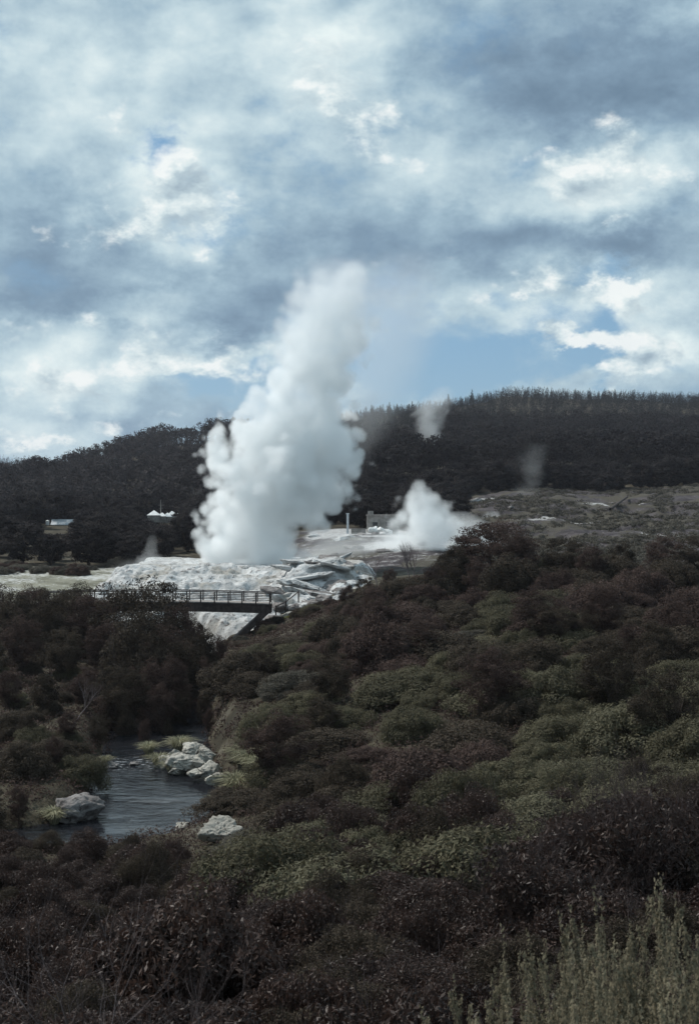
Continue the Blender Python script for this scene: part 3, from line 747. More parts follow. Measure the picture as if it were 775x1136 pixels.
# ------------------------------------------------------------------ solid things
def box(c, s, rot=None):
    x, y, z = np.array(s) / 2.0
    v = np.array([(-x, -y, -z), (x, -y, -z), (x, y, -z), (-x, y, -z), (-x, -y, z), (x, -y, z), (x, y, z), (-x, y, z)], float)
    if rot is not None: v = v @ np.array(rot).T
    f = np.array([(0, 3, 2, 1), (4, 5, 6, 7), (0, 1, 5, 4), (1, 2, 6, 5), (2, 3, 7, 6), (3, 0, 4, 7)])
    return v + np.array(c), f
def bar(p0, p1, w, h):
    p0 = np.array(p0, float); p1 = np.array(p1, float); d = unit((p1 - p0)[None])[0]; s = unit(np.cross(d, [0, 0, 1.0])[None])[0] if abs(d[2]) < .99 else np.array([1., 0, 0])
    u = np.cross(s, d); R = np.stack([s, d, u], 1)
    return box((p0 + p1) / 2, (w, np.linalg.norm(p1 - p0), h), R)
def join(*parts):
    V = []; Fs = []; o = 0
    for v, f in parts: V.append(v); Fs.append(f + o); o += len(v)
    return np.concatenate(V), np.concatenate(Fs)
def solid(name, vf, mat, parent=None, bevel=.0):
    o = link(name, mesh_np(name, vf[0], vf[1], mat), parent)
    if bevel:
        b = o.modifiers.new('Bevel', 'BEVEL'); b.width = bevel; b.segments = 2
    return o

# footbridge
BY = 118.0
br = tag(empty('footbridge', (0, 0, 0)), 'dark timber footbridge with slatted railings across the river before the terrace', 'footbridge')
xa, xb = -29.5, -7.0
def dz(x): return 5.15 + .22 * math.sin(math.pi * (x - xa) / (xb - xa))
xs = np.linspace(xa, xb, 13)
solid('deck', join(*[bar((a, BY, dz(a)), (b2 + .01, BY, dz(b2)), 1.9, .10) for a, b2 in zip(xs[:-1], xs[1:])]), M['deck'], br)
for yy in (-.75, .75):
    solid('beam', join(*[bar((a, BY + yy, dz(a) - .46), (b2 + .01, BY + yy, dz(b2) - .46), .22, .80) for a, b2 in zip(xs[:-1], xs[1:])]), M['timber'], br)
ps = np.linspace(xa + .3, xb - .1, 19)
for yy in (-.99, .99):
    for x in ps: solid('post', box((x, BY + yy, dz(x) + .42), (.11, .09, 1.16)), M['timber'], br, .01)
    for hh, tk in ((.94, .10), (.62, .07), (.32, .07)):
        solid('rail', join(*[bar((a, BY + yy * .95, dz(a) + hh), (b2 + .01, BY + yy * .95, dz(b2) + hh), .06, tk) for a, b2 in zip(xs[:-1], xs[1:])]), M['rail'], br)
for x in (-24.0, -18.6):
    z0 = min(gz(x, BY), .0) - .6
    solid('pier', join(box((x, BY - .7, (z0 + dz(x) - .9) / 2), (.35, .35, dz(x) - .9 - z0)), box((x, BY + .7, (z0 + dz(x) - .9) / 2), (.35, .35, dz(x) - .9 - z0)), box((x, BY, dz(x) - 1.0), (.3, 2.1, .22))), M['timber'], br, .02)
solid('abutment_brace', join(bar((-7.2, BY - .5, 4.7), (-10.6, BY - 1.2, 1.6), .9, .5), bar((-7.2, BY + .6, 4.6), (-10.4, BY + .6, 1.6), .9, .5)), M['timber'], br)

# short guard rail on the path beyond the bridge
fr_ = tag(empty('guard_rail', (0, 0, 0)), 'short timber guard rail on the rocks at the right end of the bridge', 'railing')
gp = [P(306, 656, 123), P(317, 655, 125), P(331, 654, 127.5)]
gp = [(x, y, tz(x, y)) for x, y, z in gp]
for x, y, z in gp: solid('post', box((x, y, z + .45), (.13, .13, 1.3)), M['timber'], fr_)
for a, b2 in zip(gp[:-1], gp[1:]): solid('rail', bar((a[0], a[1], a[2] + .98), (b2[0], b2[1], b2[2] + .98), .07, .09), M['timber'], fr_)

# rocks
def rock(name, loc, s, mat, label, seed, rz=0.0, sub=4, rough=.24, group=None):
    import bmesh
    bm = bmesh.new(); bmesh.ops.create_icosphere(bm, subdivisions=sub + 1, radius=1)
    v = np.array([q.co[:] for q in bm.verts]); f = np.array([[q.index for q in p.verts] for p in bm.faces]); bm.free()
    d = unit(v)
    ax = rdir(np.random.default_rng(seed), 12); cut = (.55 + .35 * np.random.default_rng(seed + 1).random(12))
    k = np.minimum.reduce([np.where(d @ a > .05, c_ / np.maximum(d @ a, .05), 9) for a, c_ in zip(ax, cut)])
    r = np.minimum(k, 1.12) * (1 + .22 * fbm(d * 2.2 + seed, 5, seed, .6) + rough * fbm(d * 4.2 + seed, 5, seed, .5, True))
    v = d * r[:, None] * np.array(s)
    me = mesh_np(name, v, f, mat, True); o = link(name, me); o.location = loc; o.rotation_euler = (0, 0, rz)
    return tag(o, label, 'rock', group)
rocks = [(207, 845, 68.5, (.95, .75, .50), 'riverrock', 'largest pale craggy rock on the right side of the river bend'), (231, 853, 66.5, (.85, .65, .42), 'riverrock', 'pale broken rock at the right end of the river outcrop'),
         (184, 846, 70, (.7, .6, .36), 'riverrock', 'flat pale rock at the left end of the river outcrop'), (241, 862, 64.5, (.55, .45, .30), 'riverrock', 'low pale stone below the right end of the river outcrop'), (213, 832, 71, (.85, .6, .48), 'riverrock', 'upper pale rock at the back of the river outcrop'),
         (195, 838, 70.6, (.6, .5, .40), 'riverrock', 'pale rock in the middle row of the river outcrop'), (222, 842, 69, (.6, .5, .5), 'riverrock', 'pale upright rock right of the largest one of the outcrop'), (216, 856, 66.4, (.5, .42, .26), 'riverrock', 'small pale stone at the water before the largest rock'), (196, 852, 68.0, (.42, .36, .22), 'riverrock', 'tiny pale stone at the water below the outcrop'),
         (228, 834, 70.4, (.55, .45, .40), 'riverrock', 'pale rock under the scrub at the upper right of the outcrop'),
         (84, 902, 58.6, (1.3, .95, .66), 'greyrock', 'dark flat-topped rock with lit top beside the river at left'), (52, 898, 59.5, (.7, .6, .7), 'riverrock', 'pale broken rock left of the dark flat-topped rock'),
         (247, 924, 49.5, (.75, .6, .5), 'riverrock', 'pale rock peeping over the near shrubs right of the water'), (205, 918, 55.2, (.42, .35, .25), 'riverrock', 'small pale stone in the water before the near shrubs'), (117, 849, 70.2, (.75, .4, .2), 'greyrock', 'low grassy rock in the river near the left bank'),
         (148, 848, 70.6, (.35, .25, .14), 'greyrock', 'tiny wet stone in the shallows right of the grassy rock')]
for i, (px, py, Y, s, mt, lab) in enumerate(rocks):
    X, Y, z = P(px, py, Y); z0 = max(z - .1, gz(X, Y) + .05, 0) if i < 10 else z
    rock('rock', (X, Y, z0), s, M[mt], lab, 500 + i, rz=i * 1.3, rough=.15)
# loose blocks on the outcrop and the slope under the bridge end
rg2 = np.random.default_rng(9)
for i in range(26):
    px = 298 + 88 * rg2.random(); Y = 119 + 9 * rg2.random(); X = (px - CX) / F * Y; s = .3 + .55 * rg2.random()
    rock('rock', (X, Y, tz(X, Y) + .05), (s * 1.3, s, s * .6), M['greyrock' if rg2.random() < .5 else 'sinter'], 'grey block tumbled on the slope right of the bridge end', 540 + i % 6, rg2.random() * 6, 3, group='blocks below the white outcrop')
for i in range(11):
    px = 555 + 190 * rg2.random(); Y = 225 + 62 * rg2.random(); X = (px - CX) / F * Y; s = .35 + .6 * rg2.random()
    rock('rock', (X, Y, gz(X, Y)), (s * 1.4, s, s * .6), M['greyrock'], 'pale block scattered on the grey eroded bank', 560 + i % 5, rg2.random() * 6, 3, group='pale blocks on the eroded bank')
X, Y, z = P(558, 557, 280); rock('rock', (X, Y, gz(X, Y) + .2), (1.2, .8, .8), M['white'], 'bright white rock near the top left of the grey bank', 577, .4)

# stacked slabs of the layered outcrop
rg3 = np.random.default_rng(44); k = 0
for row, (Y, nsl, pa, pb) in enumerate([(130.5, 6, 300, 380), (133.5, 7, 296, 386), (136.5, 7, 302, 388), (139.5, 6, 318, 384), (142, 4, 335, 378)]):
    for j in range(nsl):
        px = pa + (pb - pa) * (j + .2 + .6 * rg3.random()) / nsl; yy = Y + rg3.normal() * .5; X = (px - CX) / F * yy
        wd_ = 1.2 + .9 * rg3.random()
        rock('rock_slab', (X, yy, tz(X, yy) + .02 + .16 * rg3.random()), (wd_ * (.7 + .7 * rg3.random()), .7 + .6 * rg3.random(), .17 + .22 * rg3.random()), M['sinter'] if rg3.random() < .75 else M['greyrock'],
             ['pale slab on the front ledge of the layered outcrop', 'pale slab on the second ledge of the layered outcrop', 'pale slab on the middle ledge of the layered outcrop', 'pale slab on the upper ledge of the layered outcrop', 'pale slab on the very top of the layered outcrop'][row], 620 + k % 7, rg3.normal() * .5, 4, .07, group='slabs of the layered outcrop').rotation_euler = (rg3.normal() * .16, rg3.normal() * .16, rg3.normal() * .6); k += 1
rg3 = np.random.default_rng(71)
for i in range(18):
    px = 345 + 130 * rg3.random(); Y = 165 + 30 * rg3.random(); X = (px - CX) / F * Y; q = .35 + .6 * rg3.random()
    rock('rock', (X, Y, gz(X, Y)), (q * 1.5, q, q * .5), M['greyrock' if i % 3 else 'sinter'], 'grey rock on the misty shelf behind the terrace', 600 + i % 6, rg3.random() * 6, 3, group='rocks on the misty shelf')
# shrubs on the rocks right of the bridge and around the terrace foot
rg2 = np.random.default_rng(19)

for i in range(24):
    px = 290 + 105 * rg2.random(); Y = 112 + 8 * rg2.random(); X = (px - CX) / F * Y; r = .6 + .6 * rg2.random()
    if px < 345 and Y > 117 and rg2.random() < .6: continue
    place_mesh('shrub', MID[('dark', 'olive', 'brown')[i % 3]][i % 4], (X, Y, max(gz(X, Y), 0) - .1), (r, r, r), i, 'small shrub on the rocky slope below the white outcrop', 'shrub', 'shrubs on the rocky slope below the outcrop')
for i, (px, Y, r) in enumerate([(222, 119.5, .9), (238, 117, .8), (205, 116, 1.2), (190, 115, 1.3), (250, 112, .9), (268, 111, .8)]):
    X = (px - CX) / F * Y
    place_mesh('shrub', MID[('olive', 'grey')[i % 2]][i % 4], (X, Y, max(gz(X, Y), 0) - .1), (r, r, r * 1.2), i, ['olive shrub under the bridge deck', 'grey-green shrub under the bridge deck'][i % 2], 'shrub', 'shrubs under the bridge')
# grey scrub on the mud edge behind the flat
for i in range(40):
    px = -15 + 225 * rg2.random() ** 1.1; Y = (158 if px < 105 else 170) + 12 * rg2.random(); X = (px - CX) / F * Y; r = .7 + .7 * rg2.random()
    place_mesh('shrub', MID[('grey', 'brown', 'grey')[i % 3]][i % 4], (X, Y, gz(X, Y) - .1), (r * 1.2, r * 1.2, r), i, 'low grey shrub edging the pale flat left of the geyser', 'shrub', 'low shrubs behind the pale flat')
# heath on the eroded bank: one rough mat of low growth
rng = np.random.default_rng(23); n = 7500
hp = 500 + 325 * rng.random(n); hy = 135 + 180 * rng.random(n) ** .8; hx = (hp - CX) / F * hy
kk = fbm(np.stack([hx / 9, hy / 14, hx * 0], 1), 3, 61) + .25 * rng.random(n) > .02
hx = hx[kk]; hy = hy[kk]; cc = np.stack([hx, hy, ground(hx, hy) + .1], 1)
c, nrm, tint = clump_leaves(rng, cc, .35 + .5 * rng.random(len(cc)), 40, flat=.55, jit=.5)
v, f = leaves_np(c, nrm, .32 * (.6 + .7 * rng.random(len(c))), .16, rng)
tag(link('heath', mesh_np('heath', v, f, M['grey'], False, {'tint': ('FACE', tint)})), 'low grey heath growing over the eroded bank', 'heath', kind='stuff')

# moss patch, tussocks, bare trees, log
X, Y, z = P(336, 669, 120); rng = np.random.default_rng(3)
mx_ = X + 1.1 * rng.normal(size=900) * .7; my_ = Y + .5 * rng.normal(size=900); mz_ = np.array([tz(a, b2) for a, b2 in zip(mx_, my_)]) + .06
v, f = leaves_np(np.stack([mx_, my_, mz_ + .1 * rng.random(900)], 1), unit(rdir(rng, 900) + np.array([0, -.4, 1.0])), .16, .12, rng)
tag(link('moss', mesh_np('moss', v, f, M['moss'], False, {'tint': ('FACE', rng.random(900))})), 'yellow-green moss patch on the rocks below the white outcrop', 'moss', kind='stuff')
for i, (px, py, Y, s) in enumerate([(262, 893, 61, 1.05), (278, 880, 62.5, 1.0), (250, 905, 59.5, .8), (268, 868, 64.5, .9), (176, 846, 70, .7), (190, 852, 68.5, .65), (165, 838, 73.5, .7), (199, 828, 74, .9), (117, 846, 70.2, .45), (60, 905, 57.6, .7), (290, 895, 60, .9)]):
    X, Y, z = P(px, py, Y); z = max(gz(X, Y), .0) if i != 8 else .12
    place_mesh('grass_tussock', TUSS[i % 3], (X, Y, z - .03), (s * 1.7, s * 1.7, s * 1.5), i, ['pale grass tussock beside the water, front of the right bank cluster', 'pale grass tussock on the right bank, middle of the cluster', 'pale grass tussock lowest on the right bank by the near shrubs', 'pale grass tussock on the right bank below the river outcrop', 'small tussock at the left end of the river outcrop', 'small tussock at the foot of the river outcrop', 'tussock at the dark water behind the river outcrop',
                'tussock above the river outcrop', 'tiny tussock on the low rock in the river', 'tussock beside the dark flat-topped rock', 'pale grass tussock at the right end of the bank cluster'][i], 'tussock', 'grass tussocks by the river')
def bare_tree(px, py, top, Y, seed, lab, lean=(0, 0), lev=4):
    X, Y, z = P(px, py, Y); z = gz(X, Y) - .1; h = P(px, top, Y)[2] - z; rng = np.random.default_rng(seed); segs = []
    branch(rng, segs, (0, 0, 0), (lean[0], lean[1], 1), h * .42, h * .015, 0, lev, 2, .45, .3)
    zz = max(s[1][2] for s in segs); k = h / zz
    segs = [(a * k, b2 * k, r0, r1) for a, b2, r0, r1 in segs]
    v, f = tubes(segs, 4); o = link('bare_tree', mesh_np('bare_tree', v, f, M['twig'], True)); o.location = (X, Y, z); return tag(o, lab, 'tree')
bare_tree(418, 640, 606, 116, 1, 'small leafless grey tree right of the white outcrop')
bare_tree(455, 640, 597, 114, 2, 'leafless grey tree with two thin trunks before the second steam cloud')
bare_tree(459, 640, 600, 115, 5, 'leafless upright sapling right behind the two thin trunks', (.1, 0))
bare_tree(80, 780, 752, 76, 6, 'dead grey branch sticking out of the left bank trees', (.5, -.2), 3)
def on_ground(px, py, Ys):
    for Y in Ys:
        X = (px - CX) / F * Y
        if HY + (CAMZ - gz(X, Y)) / Y * F <= py: return np.array((X, Y, gz(X, Y)))
    return np.array((X, Y, gz(X, Y)))
A0 = on_ground(676, 569, np.arange(225, 300, 1.5)); A1 = on_ground(697, 551, np.arange(250, 320, 1.5))
A1 = A0 + unit((A1 - A0)[None])[0] * min(np.linalg.norm(A1 - A0), 34.0)
A1[2] = gz(A1[0], A1[1])
v, f = tubes([(A0 + (0, 0, .45), (A0 + A1) / 2 + (0, 0, .45), .30, .28), ((A0 + A1) / 2 + (0, 0, .45), A1 + (0, 0, .45), .28, .22)], 10)
tag(link('fallen_log', mesh_np('fallen_log', v, f, M['bark'], True)), 'dark straight log lying diagonally up the grey eroded bank', 'log')

# foreground dead twigs
for i, (px, Y, s, lab) in enumerate([(110, 6.5, 1.0, 'bare grey branching twig rising at the lower left'), (150, 7.5, 1.1, 'bare grey twig arching before the near shrubs at left'), (215, 7.0, .9, 'thin dead twig in the near shrubs below the river bend'), (60, 8.5, 1.0, 'thin dead twig at the far left of the near shrubs'), (185, 9.0, 1.0, 'dead forked twig below the left end of the water')]):
    X = (px - CX) / F * Y; z = gz(X, Y)
    rng = np.random.default_rng(60 + i); segs = []
    branch(rng, segs, (0, 0, 0), (.25 * (-1) ** i, -.1, 1), .70 * s, .0055, 0, 3, 2, .5, .1, 4)
    v, f = tubes(segs, 4); o = link('dead_twig', mesh_np('dead_twig', v, f, M['twig' if i in (0, 2) else 'darktwig'], True)); o.location = (X, Y, z + .35); tag(o, lab, 'twig')

# buildings
def gable(w, d, h, rise, over=.25):
    x, y = w / 2 + over, d / 2 + over
    v = np.array([(-x, -y, h), (x, -y, h), (x, 0, h + rise), (-x, 0, h + rise), (-x, y, h), (x, y, h)] + [(-x, -y, h - .12), (x, -y, h - .12), (x, 0, h + rise - .12), (-x, 0, h + rise - .12), (-x, y, h - .12), (x, y, h - .12)], float)
    f = np.array([(0, 1, 2, 3), (3, 2, 5, 4), (7, 6, 9, 8), (8, 9, 10, 11), (0, 6, 7, 1), (4, 5, 11, 10), (0, 3, 9, 6), (3, 4, 10, 9), (1, 7, 8, 2), (2, 8, 11, 5)])
    return v, f
def house(px, py, Y, w, d, h, rise, wall, roof, label, rz=0.0, wins=2):
    X, Y, z = P(px, py, Y); z = gz(X, Y) if abs(gz(X, Y) - z) < 1 else z
    r = tag(empty('house', (X, Y, z), rz), label, 'house')
    v, f = box((0, 0, h / 2 - .75), (w, d, h + 1.5)); gv = np.array([(-w / 2, -d / 2, h), (-w / 2, d / 2, h), (-w / 2, 0, h + rise * .93), (w / 2, -d / 2, h), (w / 2, d / 2, h), (w / 2, 0, h + rise * .93)])
    gf_ = np.array([(0, 1, 2, 2), (3, 5, 4, 4)])[:, :3]
    me = bpy.data.meshes.new('wall'); me.from_pydata([tuple(q) for q in v] + [tuple(q) for q in gv], [], [tuple(q) for q in f] + [tuple(8 + q) for q in gf_]); me.materials.append(wall); link('wall', me, r)
    solid('roof', gable(w, d, h, rise), roof, r)
    for i in range(wins):
        x = (i + .5) / wins * w - w / 2
        fr0 = solid('window', join(box((x, -d / 2 - .03, h * .55), (.95, .06, .95))), M['white'], r)
        solid('pane', box((x, -d / 2 - .065, h * .55), (.75, .02, .75)), M['glass'], fr0)
    return r
house(70, 587, 312, 4.7, 4.0, 1.1, 1.25, M['white'], M['roof'], 'small house with pale grey roof among trees at left', .1)
X, Y, z = P(53, 581, 309)
t0 = tag(empty('water_tank', (X, Y, z - .9)), 'small white tank on a stand beside the pale roofed house', 'tank')
an = np.arange(14) / 14 * 6.2832
v, f = tubes([(np.array((0, 0, .6)), np.array((0, 0, 1.6)), .42, .42), (np.array((0, 0, 1.6)), np.array((0, 0, 1.75)), .42, .08)], 14); link('tank_body', mesh_np('tank_body', v, f, M['white'], True), t0)
solid('stand', join(*[box((a, b2, -.9), (.1, .1, 3.0)) for a in (-.35, .35) for b2 in (-.35, .35)]), M['timber'], t0)
def tent(px, py, Y, w, h, label, mat):
    X, Y, z = P(px, py, Y); r = tag(empty('tent', (X, Y, z)), label, 'tent', 'white pointed tents on the left hill')
    v = np.array([(-w / 2, -w / 2, 0), (w / 2, -w / 2, 0), (w / 2, w / 2, 0), (-w / 2, w / 2, 0), (-w * .5, -w * .5, h * .45), (w * .5, -w * .5, h * .45), (w * .5, w * .5, h * .45), (-w * .5, w * .5, h * .45), (-.05, -.05, h), (.05, -.05, h), (.05, .05, h), (-.05, .05, h)], float)
    v[:4, 2] -= .7
    o = solid('canvas_wall', (v[:8], np.array([(0, 1, 5, 4), (1, 2, 6, 5), (2, 3, 7, 6), (3, 0, 4, 7)])), M['wallgrey'], r)
    v2 = v[4:].copy(); v2[:4, :2] *= 1.12
    solid('canvas_roof', (v2, np.array([(0, 1, 5, 4), (1, 2, 6, 5), (2, 3, 7, 6), (3, 0, 4, 7), (4, 5, 6, 7)])), mat, r)
for i, (px, py, w, h, lab) in enumerate([(171, 576, 2.6, 2.0, 'white pointed tent at the left end of the row'), (180, 576, 1.8, 1.5, 'small white tent at the foot of the mast'), (186, 577, 2.0, 1.7, 'white tent right of the mast'), (192, 575, 1.9, 1.9, 'white tent second from the right end'), (198, 574, 2.0, 2.0, 'white tent at the right end of the row')]):
    tent(px, py, 296 + i, w, h, lab, M['white'])
X, Y, z = P(178.5, 577, 298)
mst = tag(empty('mast', (X, Y, z)), 'thin pale mast with crossbars standing among the white tents', 'mast')
v, f = tubes([(np.array((0, 0, -1.5)), np.array((0, 0, 4.6)), .12, .06)], 8); link('pole', mesh_np('pole', v, f, M['wallgrey'], True), mst)
solid('crossbar', join(bar((-.7, 0, 3.4), (.7, 0, 3.4), .06, .06), bar((-.5, 0, 2.7), (.5, 0, 2.7), .06, .06)), M['wallgrey'], mst)
# low stone building and the pale concrete post on the upper shelf
X, Y, z = P(424, 590, 212); z = gz(X, Y)
lb = tag(empty('stone_building', (X, Y, z)), 'low grey flat-roofed stone building on the upper shelf', 'building')
solid('wall', box((0, 0, .9), (5.0, 3.0, 3.8)), M['wallgrey'], lb)
solid('roof', box((.1, 0, 2.9), (5.4, 3.4, .2)), M['pale_wood'], lb)
solid('chimney', box((-1.9, .3, 3.3), (.9, .8, .6)), M['wallgrey'], lb)
for x in (-1.2, .9): 
    w0 = solid('window', box((x, -1.53, 1.5), (1.0, .06, .8)), M['wallgrey'], lb); solid('pane', box((x, -1.57, 1.5), (.8, .03, .6)), M['glass'], w0)
X, Y, z = P(385.5, 592, 194); z = gz(X, Y)
pp = tag(empty('concrete_post', (X, Y, z)), 'tall pale post with a cap standing at the right edge of the steam column', 'post')
solid('shaft', box((0, 0, 1.3), (.34, .34, 3.2)), M['roof'], pp, .03); solid('cap', box((0, 0, 2.96), (.5, .5, .12)), M['roof'], pp, .02)
st_ = tag(empty('steps', P(393, 591, 195)), 'grey stone steps beside the pale post', 'steps')
st_.location.z = gz(st_.location.x, 195)
for i in range(3): solid('step', box((.6, .35 * i, .12 + .25 * i), (2.2, .34, .25 + .02 * i)), M['wallgrey'], st_, .02)
for i, (px, py, s) in enumerate([(415, 583, .8), (423, 582, .9), (412, 588, .6), (430, 584, .6)]):
    X, Y, z = P(px, py, 207); rock('rock', (X, Y, gz(X, Y) + .5), (s, s * .8, s * .8), M['white'], ['white boulder in front of the stone building, left of the pair', 'largest white boulder in front of the stone building', 'small white boulder below the stone building', 'small white boulder right of the stone building front'][i], 590 + i, i)

# ------------------------------------------------------------------ steam
def steam(name, label, Y, prof, W_, dens, rho, seed=0, ns=.20, amp=.55, edge=.30, yf=.7, tint=(.98, .995, 1.0), step=.3, soft=1.0, g_=.25, vamp=.25, vs=.42, hole=1.0):
    """prof: list of (py, px_centre, px_radius, density 0..1), bottom first, in photo units at distance Y"""
    k = Y / F
    base = P(CX, prof[0][0], Y); H = (prof[0][0] - prof[-1][0]) * k
    xs0 = [(p[1] - CX) * k for p in prof]; x0 = sum(xs0) / len(xs0); t = [(prof[0][0] - p[0]) * k / H for p in prof]; rmax = max(p[2] for p in prof) * k
    R = W_
    m, g, out = newmat(name); m.cycles.volume_step_rate = step if hasattr(m, 'cycles') and hasattr(m.cycles, 'volume_step_rate') else 1
    tc = g.n('ShaderNodeTexCoord'); sx = g.n('ShaderNodeSeparateXYZ'); g.put(sx.inputs[0], tc.outputs['Object'])
    tt = g.m('DIVIDE', sx.outputs[2], H, clamp=True)
    cxv = g.m('MULTIPLY', g.m('SUBTRACT', g.curve(tt, [(a, (x - x0) / (2 * R) + .5) for a, x in zip(t, xs0)]), .5), 2 * R)
    rv = g.m('MULTIPLY', g.curve(tt, [(a, max(p[2] * k / rmax, .02)) for a, p in zip(t, prof)]), rmax)
    dv = g.curve(tt, [(a, p[3]) for a, p in zip(t, prof)])
    xx = g.m('DIVIDE', g.m('SUBTRACT', sx.outputs[0], cxv), rv); yy = g.m('DIVIDE', sx.outputs[1], g.m('MULTIPLY', rv, yf))
    d = g.m('SQRT', g.m('ADD', g.m('MULTIPLY', xx, xx), g.m('MULTIPLY', yy, yy)))
    off = g.vm('ADD', tc.outputs['Object'], (seed * 13.7, seed * 5.1, seed * 3.3))
    n1 = g.noise(off, ns, 6, .58, .5)
    edge = g.mr(tt, .50, .85, edge, .65) if hole < 1 else edge
    val = g.m('ADD', g.m('SUBTRACT', 1.0, d), g.m('MULTIPLY', g.m('SUBTRACT', n1, .5), amp * 2))
    if vamp: val = g.m('ADD', val, g.m('MULTIPLY', g.m('SUBTRACT', .45, g.vor(g.vm('ADD', off, g.vm('SCALE', g.noise(off, .5, 2, out='Color'), scale=1.2)), vs, .5, 'SMOOTH_F1')), vamp * 2))
    den = g.m('MULTIPLY', g.mr(val, .0, edge), g.m('MULTIPLY', dv, rho))
    den = g.m('MULTIPLY', den, g.mr(sx.outputs[2], 0.0, max(H * .02, .15)))
    den = g.m('MULTIPLY', den, g.mr(tt, 1.0, .93))
    pv = g.n('ShaderNodeVolumePrincipled'); den = g.m('MULTIPLY', den, g.mr(g.noise(off, ns * 1.1, 3, .55), .36, .58, hole, 1.0)) if hole < 1 else den
    pv.inputs['Color'].default_value = (*tint, 1); pv.inputs['Anisotropy'].default_value = g_
    g.put(pv.inputs['Density'], den); g.nt.links.new(pv.outputs[0], out.inputs['Volume'])
    seg = 20; V = []; rings = 26; an = np.arange(seg) / seg * 2 * math.pi
    mg = 1 + amp * .75 + vamp * .35
    for i in range(rings):
        q = i / (rings - 1); r = np.interp(q, t, [p[2] * k for p in prof]) * mg; cxx = np.interp(q, t, xs0) - x0
        lump = 1 + .05 * np.sin(an * 3 + i * .9) 
        V.append(np.stack([cxx + np.cos(an) * r * lump, np.sin(an) * r * yf * lump, np.full(seg, q * H)], 1))
    V = np.concatenate(V); ii = np.arange(rings * seg).reshape(rings, seg); jj = np.roll(ii, -1, 1)
    f = np.stack([ii[:-1], jj[:-1], jj[1:], ii[1:]], -1).reshape(-1, 4)
    me = bpy.data.meshes.new(name); me.from_pydata([tuple(v) for v in V], [], [tuple(q) for q in f] + [tuple(ii[0][::-1]), tuple(ii[-1])]); me.materials.append(m)
    o = link('steam_plume', me); o.location = (x0, Y, base[2]); return tag(o, label, 'steam plume', dens)

SG = 'steam clouds rising from the geyser field'
steam('steam_geyser', 'tall billowing white steam column of the erupting geyser', 152,
      [(650, 268, 58, .7), (622, 277, 56, 1), (590, 290, 66, 1), (555, 303, 78, 1), (520, 312, 80, 1), (490, 313, 76, .95), (460, 320, 66, .9), (435, 330, 56, .8), (412, 343, 58, .70), (390, 354, 58, .58), (360, 362, 60, .52), (330, 368, 58, .46), (302, 374, 48, .34), (276, 380, 32, .14)],
      20.0, SG, 1.0, 1, ns=.17, amp=.58, edge=.24, step=.22, vamp=.40, hole=.28)
steam('steam_veil', 'thin drifting steam veil right of the geyser column top', 158,
      [(520, 385, 30, .3), (470, 398, 46, .5), (420, 420, 60, .8), (370, 440, 70, 1), (330, 440, 70, .9), (295, 450, 60, .5), (270, 455, 30, .2)], 25.0, SG, .07, 4, ns=.10, amp=.7, edge=.8, step=.5, vamp=0)
steam('steam_second', 'smaller white steam cloud behind the bare trees', 168,
      [(628, 440, 60, .5), (605, 460, 52, .9), (588, 470, 48, 1), (572, 472, 41, 1), (556, 470, 30, .95), (543, 467, 16, .9), (530, 464, 9, .5)], 14.0, SG, .52, 7, ns=.30, amp=.85, edge=.55, step=.3, vs=.6, vamp=.35)
steam('steam_tail', 'low steam tail trailing right of the smaller steam cloud', 176, [(606, 515, 46, 1), (594, 520, 40, .8), (580, 518, 28, .5), (566, 508, 12, .2)], 14.0, SG, .38, 9, ns=.25, amp=.6, edge=.6, step=.4, vamp=0)
steam('steam_ground', 'low mist drifting over the terrace between both steam clouds', 166, [(632, 380, 90, 1), (618, 390, 95, .8), (604, 395, 80, .5), (590, 395, 50, .2)], 20.0, SG, .26, 11, ns=.2, amp=.7, edge=.7, step=.4, yf=.35, vamp=0)
steam('steam_left', 'small puff of steam left of the geyser column', 162, [(632, 170, 30, .7), (622, 168, 20, .8), (610, 168, 10, 1), (600, 169, 7, .7), (592, 170, 4, .3)], 8.0, SG, .16, 13, ns=.5, amp=.9, edge=.5, step=.4, vamp=0)
steam('steam_low', 'thin low mist along the left foot of the geyser', 164, [(640, 170, 60, 1), (630, 172, 55, .7), (618, 175, 35, .3)], 12.0, SG, .10, 14, ns=.3, amp=.6, edge=.6, step=.4, yf=.5, vamp=0)
steam('steam_hill', 'faint steam wisp against the right forested hill', 430, [(508, 480, 16, .4), (488, 476, 18, .7), (466, 474, 20, 1), (450, 480, 24, .9), (438, 488, 18, .6), (426, 494, 9, .2)], 20.0, SG, .15, 17, ns=.17, amp=1.0, edge=.9, step=.4, vamp=0)
steam('steam_bank', 'white wisp rising behind the tallest dark tree', 238, [(602, 545, 26, 1), (590, 545, 22, 1), (578, 545, 16, .7), (566, 546, 8, .3)], 12.0, SG, .40, 19, ns=.22, amp=.6, edge=.6, step=.4, vamp=0)
steam('steam_vent', 'bluish wisp lying along the foot of the grey bank', 225, [(606, 590, 20, 1), (596, 596, 18, .8), (584, 606, 14, .4), (575, 612, 6, .2)], 12.0, SG, .5, 23, ns=.22, amp=.7, edge=.6, step=.4, vamp=0)
steam('steam_thin', 'thin grey smoke wisp rising above the grey bank', 290, [(585, 585, 16, .5), (552, 586, 18, .9), (528, 590, 20, .8), (505, 590, 18, .5), (488, 598, 9, .2)], 14.0, SG, .055, 27, ns=.2, amp=1.1, edge=1.0, step=.4, vamp=0)

